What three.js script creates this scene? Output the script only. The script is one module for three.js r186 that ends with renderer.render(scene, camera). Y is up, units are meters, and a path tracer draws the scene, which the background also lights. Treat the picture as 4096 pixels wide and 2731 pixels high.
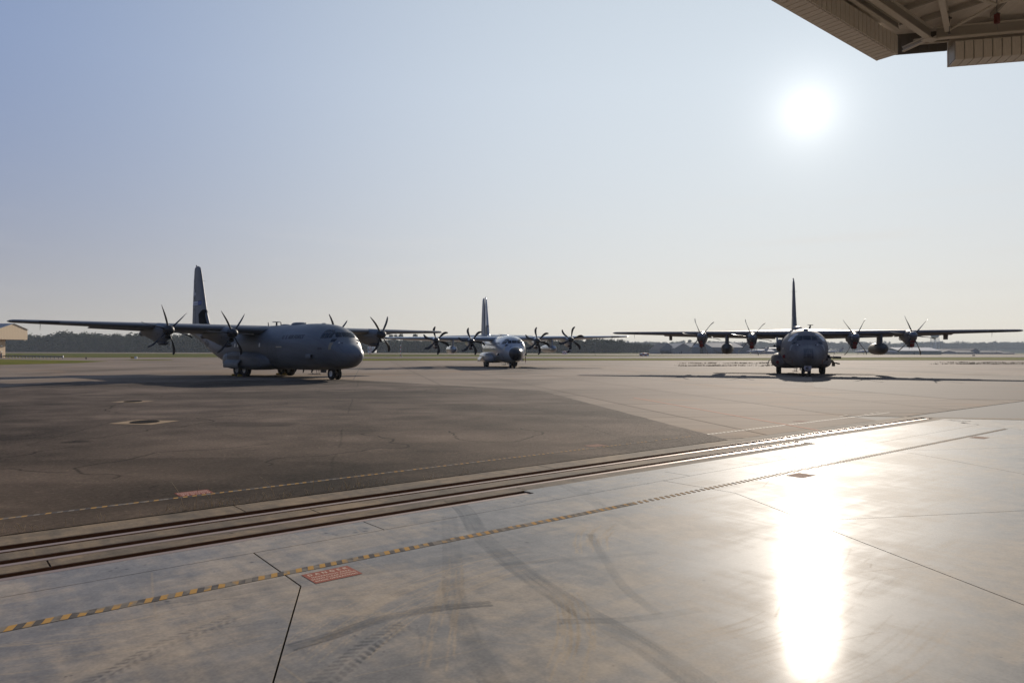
import * as THREE from 'three';
import { mergeGeometries, mergeVertices } from 'three/addons/utils/BufferGeometryUtils.js';

// ---------------------------------------------------------------- camera, sky, sun, exposure
const scene = new THREE.Scene();
const renderer = new THREE.WebGLRenderer({ antialias: true });
renderer.toneMapping = THREE.LinearToneMapping;
renderer.toneMappingExposure = 1.15;
renderer.shadowMap.enabled = true;

const camera = new THREE.PerspectiveCamera(50.82, 1024 / 682, 0.1, 9000);
camera.position.set(0, 2.336, 0);
camera.rotation.order = 'YXZ';
camera.rotation.set(0.01367, 0, 0.00196);

const SUN = new THREE.Vector3(0.36407, 0.29707, -0.88272).normalize();
const sun = new THREE.DirectionalLight(new THREE.Color().setRGB(1.0, 0.89, 0.76), 5.0);
sun.position.copy(SUN).multiplyScalar(300);
sun.castShadow = true;
sun.shadow.mapSize.set(4096, 4096);
Object.assign(sun.shadow.camera, { left: -120, right: 120, top: 120, bottom: -120, near: 1, far: 800 });
scene.add(sun); scene.add(sun.target);

const clamp = (x, a = 0, b = 1) => Math.min(b, Math.max(a, x));
const lerp = (a, b, t) => a + (b - a) * t;
const smooth = (a, b, x) => { const t = clamp((x - a) / (b - a)); return t * t * (3 - 2 * t); };
function rng(seed) { let a = seed >>> 0; return () => { a = (a + 0x6D2B79F5) | 0; let t = Math.imul(a ^ (a >>> 15), 1 | a); t = (t + Math.imul(t ^ (t >>> 7), 61 | t)) ^ t; return ((t ^ (t >>> 14)) >>> 0) / 4294967296; }; }
// value noise that repeats every p cells
const HASH = (() => { const r = rng(77), a = new Float32Array(65536); for (let i = 0; i < 65536; i++) a[i] = r(); return a; })();
const hash2 = (i, j) => HASH[((i * 7919 + j * 104729 + (i ^ j) * 31) & 65535)];
function vnoise(x, y, p) {
  let i = Math.floor(x), j = Math.floor(y); let fx = x - i, fy = y - j; fx = fx * fx * (3 - 2 * fx); fy = fy * fy * (3 - 2 * fy);
  const w = (k) => ((k % p) + p) % p, i0 = w(i), i1 = w(i + 1), j0 = w(j), j1 = w(j + 1);
  const a = hash2(i0, j0), b = hash2(i1, j0), c = hash2(i0, j1), d = hash2(i1, j1);
  return a + (b - a) * fx + (c - a) * fy + (a - b - c + d) * fx * fy;
}
function fbm(x, y, p, oct = 5, gain = 0.5) { let s = 0, a = 0.5, t = 0; for (let o = 0; o < oct; o++) { s += a * vnoise(x, y, p); t += a; x *= 2; y *= 2; p *= 2; a *= gain; } return s / t; }

const SKY = 1 / 1.15; // sky level under the exposure set above
function makeSky() {
  const W = 2048, H = 1024, data = new Float32Array(W * H * 4);
  for (let j = 0; j < H; j++) {
    const el = ((j + 0.5) / H - 0.5) * Math.PI, ce = Math.cos(el), y = Math.sin(el);
    const e = Math.max(0, el) * 57.2958;
    for (let i = 0; i < W; i++) {
      const az = ((i + 0.5) / W - 0.5) * 2 * Math.PI, x = ce * Math.cos(az), z = ce * Math.sin(az);
      const g = Math.acos(clamp(x * SUN.x + y * SUN.y + z * SUN.z, -1, 1)) * 57.2958;
      const h = Math.exp(-e / 8.5), wide = 1 / (1 + Math.exp((g - 39) / 12)), near = Math.exp(-g / 5), halo = Math.exp(-g / 1.5), zen = 0.72 + 0.28 * Math.exp(-Math.max(0, e - 20) / 30);
      let r = lerp((0.12 + 0.575 * wide) * zen, 0.46 + 0.50 * wide, h);
      let gg = lerp((0.21 + 0.575 * wide) * zen, 0.42 + 0.46 * wide, h);
      let b = lerp((0.45 + 0.42 * wide) * zen, 0.35 + 0.37 * wide, h);
      // thin streaks of high cloud low in the sky
      const azd = Math.atan2(z, x) * 57.2958;
      let cl = fbm((azd + 180) / 360 * 40, e * 1.6 + 20, 40, 4) ;
      cl = smooth(0.56, 0.8, cl) * smooth(1, 4, e) * (1 - smooth(7, 13, e)) * 0.3 * Math.exp(-g / 20);
      r += cl * (0.75 - r) * 1.6; gg += cl * (0.72 - gg) * 1.6; b += cl * (0.68 - b) * 1.6;
      const s = 0.05 * near + 0.72 * halo;
      const k = (j * W + i) * 4;
      data[k] = (r + s) * SKY; data[k + 1] = (gg + s * 0.98) * SKY; data[k + 2] = (b + s * 0.94) * SKY; data[k + 3] = 1;
    }
  }
  const t = new THREE.DataTexture(data, W, H, THREE.RGBAFormat, THREE.FloatType);
  t.mapping = THREE.EquirectangularReflectionMapping; t.magFilter = THREE.LinearFilter; t.needsUpdate = true;
  return t;
}
scene.background = makeSky();
scene.environment = scene.background;
scene.fog = new THREE.FogExp2(new THREE.Color().setRGB(0.82, 0.91, 1.0), 0.00012);

// ---------------------------------------------------------------- helpers
const V = (x, y, z) => new THREE.Vector3(x, y, z);
function tex(w, h, fn, srgb = false) {
  const d = new Uint8Array(w * h * 4), o = [0, 0, 0, 255];
  for (let j = 0; j < h; j++) for (let i = 0; i < w; i++) {
    o[3] = 1; fn(i, j, o); const k = (j * w + i) * 4;
    for (let c = 0; c < 3; c++) { let v = clamp(o[c]); if (srgb) v = v <= 0.0031308 ? v * 12.92 : 1.055 * Math.pow(v, 1 / 2.4) - 0.055; d[k + c] = Math.round(v * 255); }
    d[k + 3] = Math.round(clamp(o[3]) * 255);
  }
  const t = new THREE.DataTexture(d, w, h); t.magFilter = THREE.LinearFilter; t.minFilter = THREE.LinearFilter; t.wrapS = t.wrapT = THREE.RepeatWrapping;
  if (srgb) t.colorSpace = THREE.SRGBColorSpace; t.needsUpdate = true; return t;
}
const rgb = (r, g, b) => new THREE.Color().setRGB(r, g, b);
const std = (r, g, b, rough = 0.6, o = {}) => new THREE.MeshStandardMaterial({ color: rgb(r, g, b), roughness: rough, side: THREE.DoubleSide, ...o });
const phys = (r, g, b, rough, o = {}) => new THREE.MeshPhysicalMaterial({ color: rgb(r, g, b), roughness: rough, side: THREE.DoubleSide, ...o });
function mesh(name, geo, material, parent = scene) { const m = new THREE.Mesh(geo, material); m.name = name; m.castShadow = m.receiveShadow = true; parent.add(m); return m; }
function group(name, parent) { const g = new THREE.Group(); g.name = name; parent.add(g); return g; }
const taken = {};
function numbered(n) { taken[n] = (taken[n] ?? -1) + 1; return taken[n] ? n + '_' + String(taken[n]).padStart(3, '0') : n; }
function tag(o, label, category, grp, kind) { o.userData = { label, category }; if (grp) o.userData.group = grp; if (kind) o.userData.kind = kind; return o; }
function thing(name, label, category, x = 0, y = 0, z = 0, turn = 0, grp) { const g = new THREE.Group(); g.name = numbered(name); g.position.set(x, y, z); g.rotation.y = turn; scene.add(g); return tag(g, label, category, grp); }
function structure(o) { o.userData.kind = 'structure'; return o; }
const flat = (g) => (g.index ? g.toNonIndexed() : g);
const merge = (list) => { const l = list.map(flat); l.forEach((g) => { for (const k of Object.keys(g.attributes)) if (!['position', 'normal', 'uv'].includes(k)) g.deleteAttribute(k); }); return mergeGeometries(l); };
function box(w, h, d, x = 0, y = 0, z = 0, ry = 0) { const g = new THREE.BoxGeometry(w, h, d); if (ry) g.rotateY(ry); g.translate(x, y, z); return g; }
function rod(a, b, r0, r1 = r0, n = 10) {
  const d = b.clone().sub(a), g = new THREE.CylinderGeometry(r1, r0, d.length(), n);
  g.applyQuaternion(new THREE.Quaternion().setFromUnitVectors(V(0, 1, 0), d.clone().normalize())); g.translate((a.x + b.x) / 2, (a.y + b.y) / 2, (a.z + b.z) / 2); return g;
}
function bar(a, b, w, h) { // a beam of w x h between two points
  const d = b.clone().sub(a), g = new THREE.BoxGeometry(d.length(), h, w), xx = d.clone().normalize(), zz = V(0, 1, 0).cross(xx).negate().normalize();
  const yy = zz.clone().cross(xx); g.applyMatrix4(new THREE.Matrix4().makeBasis(xx, yy, zz)); g.translate((a.x + b.x) / 2, (a.y + b.y) / 2, (a.z + b.z) / 2); return g;
}
// skin over rings of equal counts; rings are closed
function loft(rings, { capA = true, capB = true, us = null, scale = 1 } = {}) {
  const n = rings[0].length, m = rings.length, pos = [], uv = [], idx = [];
  for (let i = 0; i < m; i++) {
    let len = 0;
    for (let j = 0; j <= n; j++) { const p = rings[i][j % n]; if (j) len += p.distanceTo(rings[i][j - 1]); pos.push(p.x, p.y, p.z); uv.push((us ? us[i] : i) * scale, len * scale); }
  }
  for (let i = 0; i < m - 1; i++) for (let j = 0; j < n; j++) { const a = i * (n + 1) + j, b = a + n + 1; idx.push(a, b, a + 1, b, b + 1, a + 1); }
  const g = new THREE.BufferGeometry(); g.setAttribute('position', new THREE.Float32BufferAttribute(pos, 3)); g.setAttribute('uv', new THREE.Float32BufferAttribute(uv, 2)); g.setIndex(idx); g.computeVertexNormals();
  const N = g.attributes.normal; for (let i = 0; i < m; i++) { const a = i * (n + 1), b = a + n, s = V(N.getX(a) + N.getX(b), N.getY(a) + N.getY(b), N.getZ(a) + N.getZ(b)).normalize(); N.setXYZ(a, s.x, s.y, s.z); N.setXYZ(b, s.x, s.y, s.z); }
  const out = [g.toNonIndexed()];
  const cap = (ring, flip) => { const c = ring.reduce((a, p) => a.add(p), V(0, 0, 0)).divideScalar(n), q = []; for (let j = 0; j < n; j++) { const p = ring[j], r = ring[(j + 1) % n]; (flip ? [c, r, p] : [c, p, r]).forEach((v) => q.push(v.x, v.y, v.z)); } const k = new THREE.BufferGeometry(); k.setAttribute('position', new THREE.Float32BufferAttribute(q, 3)); k.setAttribute('uv', new THREE.Float32BufferAttribute(new Float32Array(q.length / 3 * 2), 2)); k.computeVertexNormals(); return k; };
  if (capA) out.push(cap(rings[0], false)); if (capB) out.push(cap(rings[m - 1], true));
  return mergeGeometries(out);
}
function grid(fn, nu, nv) { // a sheet fn(u, v) -> Vector3
  const pos = [], uv = [], idx = [];
  for (let i = 0; i <= nu; i++) for (let j = 0; j <= nv; j++) { const p = fn(i / nu, j / nv); pos.push(p.x, p.y, p.z); uv.push(i / nu, j / nv); }
  for (let i = 0; i < nu; i++) for (let j = 0; j < nv; j++) { const a = i * (nv + 1) + j, b = a + nv + 1; idx.push(a, b, a + 1, b, b + 1, a + 1); }
  const g = new THREE.BufferGeometry(); g.setAttribute('position', new THREE.Float32BufferAttribute(pos, 3)); g.setAttribute('uv', new THREE.Float32BufferAttribute(uv, 2)); g.setIndex(idx); g.computeVertexNormals(); return g;
}
function pchip(xs, ys) {
  const n = xs.length, d = [], m = new Array(n);
  for (let i = 0; i < n - 1; i++) d.push((ys[i + 1] - ys[i]) / (xs[i + 1] - xs[i]));
  m[0] = d[0]; m[n - 1] = d[n - 2];
  for (let i = 1; i < n - 1; i++) m[i] = d[i - 1] * d[i] <= 0 ? 0 : 2 / (1 / d[i - 1] + 1 / d[i]);
  return (x) => { if (x <= xs[0]) return ys[0]; if (x >= xs[n - 1]) return ys[n - 1]; let i = 0; while (x > xs[i + 1]) i++; const h = xs[i + 1] - xs[i], t = (x - xs[i]) / h, t2 = t * t, t3 = t2 * t; return (2 * t3 - 3 * t2 + 1) * ys[i] + (t3 - 2 * t2 + t) * h * m[i] + (-2 * t3 + 3 * t2) * ys[i + 1] + (t3 - t2) * h * m[i + 1]; };
}
function drawn(w, h, paint) { const c = document.createElement('canvas'); c.width = w; c.height = h; const k = c.getContext('2d'); paint(k, w, h); const t = new THREE.CanvasTexture(c); t.colorSpace = THREE.SRGBColorSpace; return t; }
const print = (t, rough = 0.6) => new THREE.MeshStandardMaterial({ map: t, transparent: true, roughness: rough, side: THREE.DoubleSide });
// ---------------------------------------------------------------- ground: frames of reference
const E1 = [0.981, -0.196], E2 = [0.196, 0.981];           // slab grid of apron and hangar floor
const G = (c, d) => [c * E1[0] + d * E2[0], c * E1[1] + d * E2[1]];
const D = (s, t) => [s * 0.7725 + t * 0.635, -s * 0.635 + t * 0.7725]; // along and across the door rails
const DTURN = Math.atan2(0.635, 0.7725);
function sheet(pts, y, uvm = 1, holes = []) {
  const sh = new THREE.Shape(pts.map(([x, z]) => new THREE.Vector2(x, -z)));
  for (const h of holes) sh.holes.push(new THREE.Path(h.map(([x, z]) => new THREE.Vector2(x, -z))));
  const g = new THREE.ShapeGeometry(sh); g.rotateX(-Math.PI / 2); g.translate(0, y, 0);
  const uv = g.attributes.uv; for (let i = 0; i < uv.count; i++) uv.setXY(i, uv.getX(i) * uvm, uv.getY(i) * uvm);
  return g;
}
function slab(pts, yTop, thick, map) { // a slab with sides; uv from the ground position
  const sh = new THREE.Shape(pts.map(([x, z]) => new THREE.Vector2(x, -z)));
  const g = new THREE.ExtrudeGeometry(sh, { depth: thick, bevelEnabled: false }); g.rotateX(-Math.PI / 2); g.translate(0, yTop - thick, 0);
  const p = g.attributes.position, uv = g.attributes.uv; for (let i = 0; i < uv.count; i++) uv.setXY(i, ...map(p.getX(i), p.getZ(i)));
  return g;
}

// ---- surface textures
const N256 = 256;
const grain = tex(1024, 1024, (i, j, o) => { const n = 0.5 + 0.9 * (hash2(i, j) - 0.5) * 0.6 + 0.5 * (vnoise(i / 3, j / 3, 341) - 0.5); o[0] = o[1] = o[2] = n; });
// concrete of the apron: long faint streaks and patches, 48 m
const apronMap = tex(2048, 2048, (i, j, o) => {
  const u = i / 2048, v = j / 2048;
  const big = fbm(u * 6, v * 6, 6, 5), str = fbm(u * 10 + 3, v * 120, 10 * 1, 3), st2 = vnoise(u * 4, v * 200, 4), fine = hash2(i, j);
  let k = 1 + 0.5 * (big - 0.5) + 0.42 * (str - 0.5) + 0.06 * (fine - 0.5);
  k -= 0.62 * smooth(0.58, 0.88, st2) * smooth(0.45, 0.7, fbm(u * 9, v * 14, 9, 3));
  const rust = smooth(0.6, 0.75, fbm(u * 14 + 9, v * 18, 14, 4)) * 0.07;
  o[0] = 0.205 * k + rust * 0.3; o[1] = 0.158 * k; o[2] = 0.117 * k - rust * 0.15;
}, true);
const runwayMap = apronMap;
const grassMap = tex(1024, 1024, (i, j, o) => {
  const u = i / 1024, v = j / 1024, n = fbm(u * 10, v * 10, 10, 6), m = fbm(u * 40, v * 40, 40, 3), f = hash2(i, j);
  const dry = smooth(0.42, 0.62, n), k = 0.62 + 0.45 * m + 0.4 * (f - 0.5);
  o[0] = lerp(0.085, 0.15, dry) * k; o[1] = lerp(0.105, 0.125, dry) * k; o[2] = lerp(0.022, 0.035, dry) * k;
}, true);
const greenMap = tex(512, 512, (i, j, o) => {
  const u = i / 512, v = j / 512, n = fbm(u * 8, v * 8, 8, 5), f = hash2(i, j), k = 0.55 + 0.55 * n + 0.45 * (f - 0.5);
  o[0] = lerp(0.10, 0.15, n) * k * 1.2; o[1] = lerp(0.115, 0.125, n) * k * 1.2; o[2] = 0.026 * k;
}, true);
const M = {};
M.apron = phys(1, 1, 1, 0.9, { map: apronMap, bumpMap: grain, bumpScale: 0.0015, specularIntensity: 0.12 });
M.grass = phys(1, 1, 1, 1, { map: grassMap, specularIntensity: 0.02 });
M.green = phys(1, 1, 1, 1, { map: greenMap, specularIntensity: 0.02 });
M.sealant = std(0.035, 0.03, 0.026, 0.9);

// ---- asphalt in front of the doors (its own map: x -64..12, z -64..12)
const AX0 = -56, AZ0 = -66, AW = 72;
const asphaltMarks = (() => {
  const n = 2048, a = new Float32Array(n * n), r = rng(5);
  const dot = (x, z, rad, val) => { const ci = (x - AX0) / AW * n, cj = (z - AZ0) / AW * n, q = rad / AW * n; for (let j = Math.floor(cj - q); j <= cj + q; j++) for (let i = Math.floor(ci - q); i <= ci + q; i++) { if (i < 0 || j < 0 || i >= n || j >= n) continue; const d = Math.hypot(i - ci, j - cj) / q; if (d < 1) a[j * n + i] += val * (1 - d * d); } };
  // cracks that wander
  for (let k = 0; k < 46; k++) {
    let x = lerp(-26, 9, r()), z = lerp(-52, -12, r()), an = r() * 6.28; const len = 2 + r() * 9;
    for (let s = 0; s < len; s += 0.02) { x += Math.cos(an) * 0.02; z += Math.sin(an) * 0.02; an += (r() - 0.5) * 0.5; dot(x, z, 0.038, -0.35); }
  }
  // seams between the paving lanes, roughly every seven metres
  for (let c = -60; c < 12; c += 7.4) { let w = 0; for (let d = -62; d < 10; d += 0.03) { w += (r() - 0.5) * 0.012; w *= 0.995; const p = G(c + w, d); if (vnoise(d * 0.35 + 50, c + 70, 256) > 0.45) dot(p[0], p[1], 0.04, -0.22); } }
  for (const d of [-27.5, -36.6, -46]) { let w = 0; for (let c = -60; c < 10; c += 0.03) { w += (r() - 0.5) * 0.012; w *= 0.995; const p = G(c, d + w); dot(p[0], p[1], 0.045, d > -30 ? 0.12 : 0.16 * vnoise(c * 0.4 + 90, d + 99, 256)); } }
  // washed lanes running into the two drains
  for (const [dx, dz, n0] of [[-17.25, -32.75, 15], [-11.95, -23.5, 10]]) for (let k = 0; k < n0; k++) {
    let an = r() * 6.28; const len = 4 + r() * 11, wv = 0.10 + r() * 0.22, val = (r() < 0.6 ? 0.10 : -0.10) * (0.5 + r()); let x = dx, z = dz;
    for (let s = 0.7; s < len; s += 0.06) { x = dx + Math.cos(an) * s; z = dz + Math.sin(an) * s; an += (r() - 0.5) * 0.02; dot(x, z, wv * (0.5 + s * 0.1), val * 0.20); }
  }
  // hollows laid flat: their shade painted as dark ellipses with a pale rim
  for (const [x, z, q, v] of [[-11.12, -18.39, 0.42, -0.75], [-7.3, -22.55, 0.55, -0.5], [-6.17, -18.11, 0.5, -0.4], [-9.5, -20.2, 0.9, -0.25], [-2.3, -21, 1.2, -0.2]]) { dot(x, z, q * 1.9, 0.16); dot(x, z, q, v); }
  for (let k = 0; k < 900; k++) dot(lerp(-26, 10, r()), lerp(-50, -11, r()), 0.03 + r() * 0.05, r() < 0.5 ? 0.5 : -0.4);
  return a;
})();
const asphaltMap = tex(2048, 2048, (i, j, o) => {
  const u = i / 2048, v = j / 2048, big = fbm(u * 12, v * 12, 12, 5), mid = fbm(u * 60 + 2, v * 60, 60, 3), f = hash2(i, j);
  const lane = vnoise(u * 5 + 3, v * 40, 200);
  let k = 1 + 1.7 * (big - 0.5) + 0.8 * (mid - 0.5) + 0.5 * (f - 0.5) + 0.2 * (lane - 0.5) + asphaltMarks[j * 2048 + i];
  k *= 1 - 0.28 * smooth(0.56, 0.6, fbm(u * 9 + 5, v * 15 + 2, 64, 4)) + 0.22 * smooth(0.57, 0.68, fbm(u * 17 + 1, v * 30 + 8, 64, 4));
  if (hash2(i * 3 + 1, j * 5 + 2) > 0.985) k *= 1.7;
  k = Math.max(0.25, k);
  o[0] = 0.094 * k; o[1] = 0.070 * k; o[2] = 0.052 * k;
}, true);
M.asphalt = phys(1, 1, 1, 0.9, { specularIntensity: 0.15, map: asphaltMap, bumpMap: grain.clone(), bumpScale: 0.009 });
M.asphalt.bumpMap.repeat.set(30, 30);
M.patch = phys(0.5, 0.48, 0.47, 0.9, { specularIntensity: 0.25, map: apronMap, bumpMap: grain, bumpScale: 0.003 });

// ---- polished hangar floor (map: x -14..18, z -27..-1), marks where they lie
const FX0 = -14, FZ0 = -27, FW = 32, FH = 26;
const floorMarks = (() => {
  const n = 2048, m = 1664, a = new Float32Array(n * m), tan = new Float32Array(n * m), r = rng(9);
  const put = (arr, x, z, rad, val) => { const ci = (x - FX0) / FW * n, cj = (z - FZ0) / FH * m, q = Math.max(0.75, rad / FW * n); for (let j = Math.ceil(cj - q); j <= cj + q; j++) for (let i = Math.ceil(ci - q); i <= ci + q; i++) { if (i < 0 || j < 0 || i >= n || j >= m) continue; const d = Math.hypot(i - ci, j - cj) / q; if (d < 1) arr[j * n + i] += val * (1 - d * d); } };
  const path = (pts) => new THREE.CatmullRomCurve3(pts.map(([x, z]) => V(x, 0, z)), false, 'centripetal');
  const band = (pts, width, dark, tread = 0, lines = 0) => { // a tyre band: worn edge to edge, broken by grain
    const c = path(pts), L = c.getLength(); const steps = Math.ceil(L / 0.013);
    for (let k = 0; k <= steps; k++) {
      const t = k / steps, p = c.getPointAt(t), q = c.getTangentAt(t), s = t * L;
      for (let w = -width / 2; w <= width / 2; w += 0.014) {
        let v = 1; if (tread) { const ph = (s / 0.075 + Math.abs(w) / width * 1.6 + (w > 0 ? 0.5 : 0)) % 1; v = ph < 0.55 && Math.abs(w) > width * 0.07 ? 1 : 0; v *= 0.55 + 0.9 * vnoise(s * 7 + 40, w * 9 + 40, 256); }
        if (lines) v = 0.5 + 0.9 * vnoise(w * 90 + 100, s * 1.2 + lines, 256) * 1.0;
        v *= 0.5 + vnoise(s * 3 + 60, w * 14 + 30 + width * 50, 256);
        put(a, p.x - q.z * w, p.z + q.x * w, 0.012, -dark * v * 3.2);
      }
    }
  };
  const scuff = (pts, width, n0, val) => { const c = path(pts); for (let k = 0; k < n0; k++) { const w = (r() - 0.5) * width, t0 = r() * 0.7, t1 = t0 + 0.1 + r() * 0.35; for (let t = t0; t < Math.min(1, t1); t += 0.0022) { const p = c.getPointAt(t), q = c.getTangentAt(t); put(tan, p.x - q.z * w, p.z + q.x * w, 0.009, val * (0.4 + 0.6 * r())); } } };
  band([[-0.95, -11.3], [-0.71, -10.6], [-0.4, -9.14], [-0.08, -8.16], [0.27, -7.27], [0.62, -6.51], [1.03, -5.76], [1.5, -4.6]], 0.26, 0.085, 0, 3);
  band([[-0.9, -10.2], [-0.78, -9.13], [-0.64, -7.72], [-0.56, -6.91], [-0.41, -6.15], [-0.24, -5.47], [0.1, -4.4]], 0.22, 0.05, 0, 7);
  band([[-1.62, -4.4], [-1.31, -5.18], [-1.22, -5.5], [-1.11, -5.82], [-0.98, -6.07], [-0.9, -6.16]], 0.2, 0.10, 1);
  band([[-3.0, -4.9], [-2.82, -5.6], [-2.74, -5.83], [-2.62, -6.03], [-2.44, -6.33]], 0.16, 0.07, 1);
  band([[-1.75, -5.7], [-1.46, -5.96], [-1.23, -6.22], [-0.97, -6.42], [-0.61, -6.59], [-0.2, -6.7]], 0.14, 0.10, 0, 11);
  band([[0.9, -12.6], [1.23, -11.47], [1.42, -10.29], [1.67, -9.5]], 0.22, 0.05, 0, 13);
  band([[0.99, -9.23], [1.05, -8.04], [1.11, -7.17], [1.3, -6.43]], 0.10, 0.07, 0, 17);
  band([[-0.2, -7.9], [0.8, -8.15], [1.7, -8.4]], 0.10, 0.05, 0, 19);
  band([[-3.3, -6.6], [-2.2, -7.35], [-1.0, -7.95], [0.2, -8.5]], 0.3, 0.035, 0, 23);
  band([[0.4, -6.25], [1.0, -6.3], [1.7, -6.55]], 0.12, 0.06, 0, 29);
  band([[2.2, -4.3], [2.9, -6.2], [3.1, -8.6], [4.4, -11.5], [6.8, -15.2]], 0.25, 0.03, 0, 31);
  scuff([[-1.55, -5.4], [-1.3, -6.3], [-0.9, -7.1], [-0.35, -7.8], [0.4, -8.4]], 0.9, 60, 0.10);
  scuff([[-0.55, -5.2], [-0.6, -6.2], [-0.62, -7.2], [-0.7, -8.2]], 0.3, 34, 0.09);
  scuff([[0.35, -5.1], [0.5, -5.8], [0.55, -6.6], [0.5, -7.0]], 0.34, 40, 0.12);
  scuff([[0.9, -8.3], [1.0, -9.2], [1.3, -9.9]], 0.5, 40, 0.09);
  scuff([[-3.4, -6.0], [-2.4, -6.5], [-1.2, -6.7], [0.4, -6.5], [1.8, -6.0]], 1.6, 60, 0.055);
  scuff([[1.6, -5.0], [2.6, -5.6], [3.6, -6.6]], 1.8, 50, 0.05);
  scuff([[-4.2, -5.4], [-3, -5.8], [-2.1, -6.6]], 1.2, 36, 0.05);
  // long fine scratches and sweep lines
  for (let k = 0; k < 420; k++) { let x = lerp(-6, 15, r()), z = lerp(-22, -3.5, r()), an = (r() < 0.6 ? -0.69 : 0.9) + (r() - 0.5) * 0.9; const len = 0.15 + r() * r() * 1.8, bend = (r() - 0.5) * 0.02, val = 0.05 + 0.12 * r(), dk = r() < 0.35; for (let q = 0; q < len; q += 0.011) { x += Math.cos(an) * 0.011; z += Math.sin(an) * 0.011; an += bend * 0.1; put(dk ? a : tan, x, z, 0.008, dk ? -val * 1.3 : val); } }
  // drips and specks
  for (let k = 0; k < 900; k++) put(a, lerp(-5, 16, r()), lerp(-24, -4, r()), 0.008 + r() * r() * r() * 0.05, -0.9 * r());
  for (const [s0, t0, nn] of [[1.7, -8.62, 4], [4.3, -8.5, 6], [7.1, -8.55, 5], [8.6, -8.5, 5], [10.2, -8.8, 9], [12.4, -8.6, 9], [14.6, -8.7, 12], [16.5, -9.2, 12], [9.2, -9.4, 6]]) for (let k = 0; k < nn; k++) { const p = D(s0 + (r() - 0.5) * 0.5, t0 + (r() - 0.5) * 0.16); put(a, p[0], p[1], 0.015 + r() * 0.03, -0.75); }
  // worn brown smears beside the joints
  for (let k = 0; k < 80; k++) { const p = D(4 + r() * 22, -8.4 - r() * 0.5), len = 0.3 + r() * 0.9; for (let s = 0; s < len; s += 0.012) put(tan, p[0] + s * 0.77 + r() * 0.03, p[1] - s * 0.63, 0.018, 0.06); }
  return { a, tan, n, m };
})();
const floorShade = (() => { // worked out once: mottling, dusty areas, trowel and sweeping grain
  const n = 2048, m = 1664, dust = new Float32Array(n * m), tone = new Float32Array(n * m);
  for (let j = 0; j < m; j++) for (let i = 0; i < n; i++) {
    const x = i / 64, z = j / 64; // metres
    const a = x * 0.7725 - z * 0.635, b = x * 0.635 + z * 0.7725; // along and across the doors
    const c = x * 0.62 + z * 0.78, d = -x * 0.78 + z * 0.62;
    const blotch = fbm(x * 0.8 + 7, z * 0.8 + 3, 4096, 7, 0.58), g1 = fbm(a * 0.9 + 40, b * 9 + 60, 4096, 5, 0.6), g2 = fbm(c * 1.1 + 90, d * 12 + 120, 4096, 4, 0.6), sp = fbm(x * 6 + 11, z * 6 + 5, 4096, 4, 0.6);
    dust[j * n + i] = clamp(smooth(0.40, 0.66, 0.52 * blotch + 0.2 * g1 + 0.16 * g2 + 0.12 * sp + 0.02));
    tone[j * n + i] = 1 + 0.4 * (blotch - 0.5) + 0.22 * (g1 - 0.5) + 0.18 * (g2 - 0.5) + 0.55 * (sp - 0.5);
  }
  return { dust, tone };
})();
const floorMap = tex(2048, 1664, (i, j, o) => {
  const f = hash2(i, j), k0 = j * 2048 + i, t = Math.min(1, floorMarks.tan[k0] * 4.5), k = Math.max(0.3, (floorShade.tone[k0] + 0.26 * (f - 0.5)) * (1 + Math.max(-0.7, floorMarks.a[k0]))), w = clamp(floorShade.dust[k0] * 0.8 + t);
  o[0] = lerp(0.19, 0.295, w) * k; o[1] = lerp(0.18, 0.247, w) * k; o[2] = lerp(0.17, 0.19, w) * k;
}, true);
const floorRough = tex(2048, 1664, (i, j, o) => { const k0 = j * 2048 + i; o[0] = o[1] = o[2] = clamp(0.56 + 0.08 * floorShade.dust[k0] + 0.3 * Math.min(0.5, floorMarks.tan[k0]), 0.25, 0.8); });
const floorCoat = tex(2048, 1664, (i, j, o) => { const k0 = j * 2048 + i; o[0] = o[1] = o[2] = clamp(0.9 - 0.22 * floorShade.dust[k0] - 1.1 * Math.min(0.5, floorMarks.tan[k0]) + 0.15 * (floorShade.tone[k0] - 1)); });
M.floor = phys(1, 1, 1, 1, { specularIntensity: 0.06, clearcoat: 0.48, clearcoatRoughness: 0.092, clearcoatMap: floorCoat, map: floorMap, roughnessMap: floorRough });
const floorUV = (x, z) => [(x - FX0) / FW, (z - FZ0) / FH];
for (const t of [floorMap, floorRough, floorCoat]) t.wrapS = t.wrapT = THREE.MirroredRepeatWrapping;
const asphUV = (x, z) => [(x - AX0) / AW, (z - AZ0) / AW];
asphaltMap.wrapS = asphaltMap.wrapT = THREE.MirroredRepeatWrapping;

// ---- unprojected edges of the airfield strips (metres on the ground)
const px = (u, v) => { // photograph position -> ground point, used once to survey the strips
  let x = (u - 2048) / 2874.41, y = -(v - 1365.5) / 2874.41; const cr = Math.cos(0.00196), sr = Math.sin(0.00196), c = Math.cos(0.01367), s = Math.sin(0.01367);
  [x, y] = [x * cr - y * sr, x * sr + y * cr]; const dy = y * c + s, dz = -(c - y * s), t = -2.336 / dy; return [x * t, dz * t];
};
const line = (list) => list.map(([u, v]) => px(u, v));
const UV48 = 1 / 48;

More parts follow.
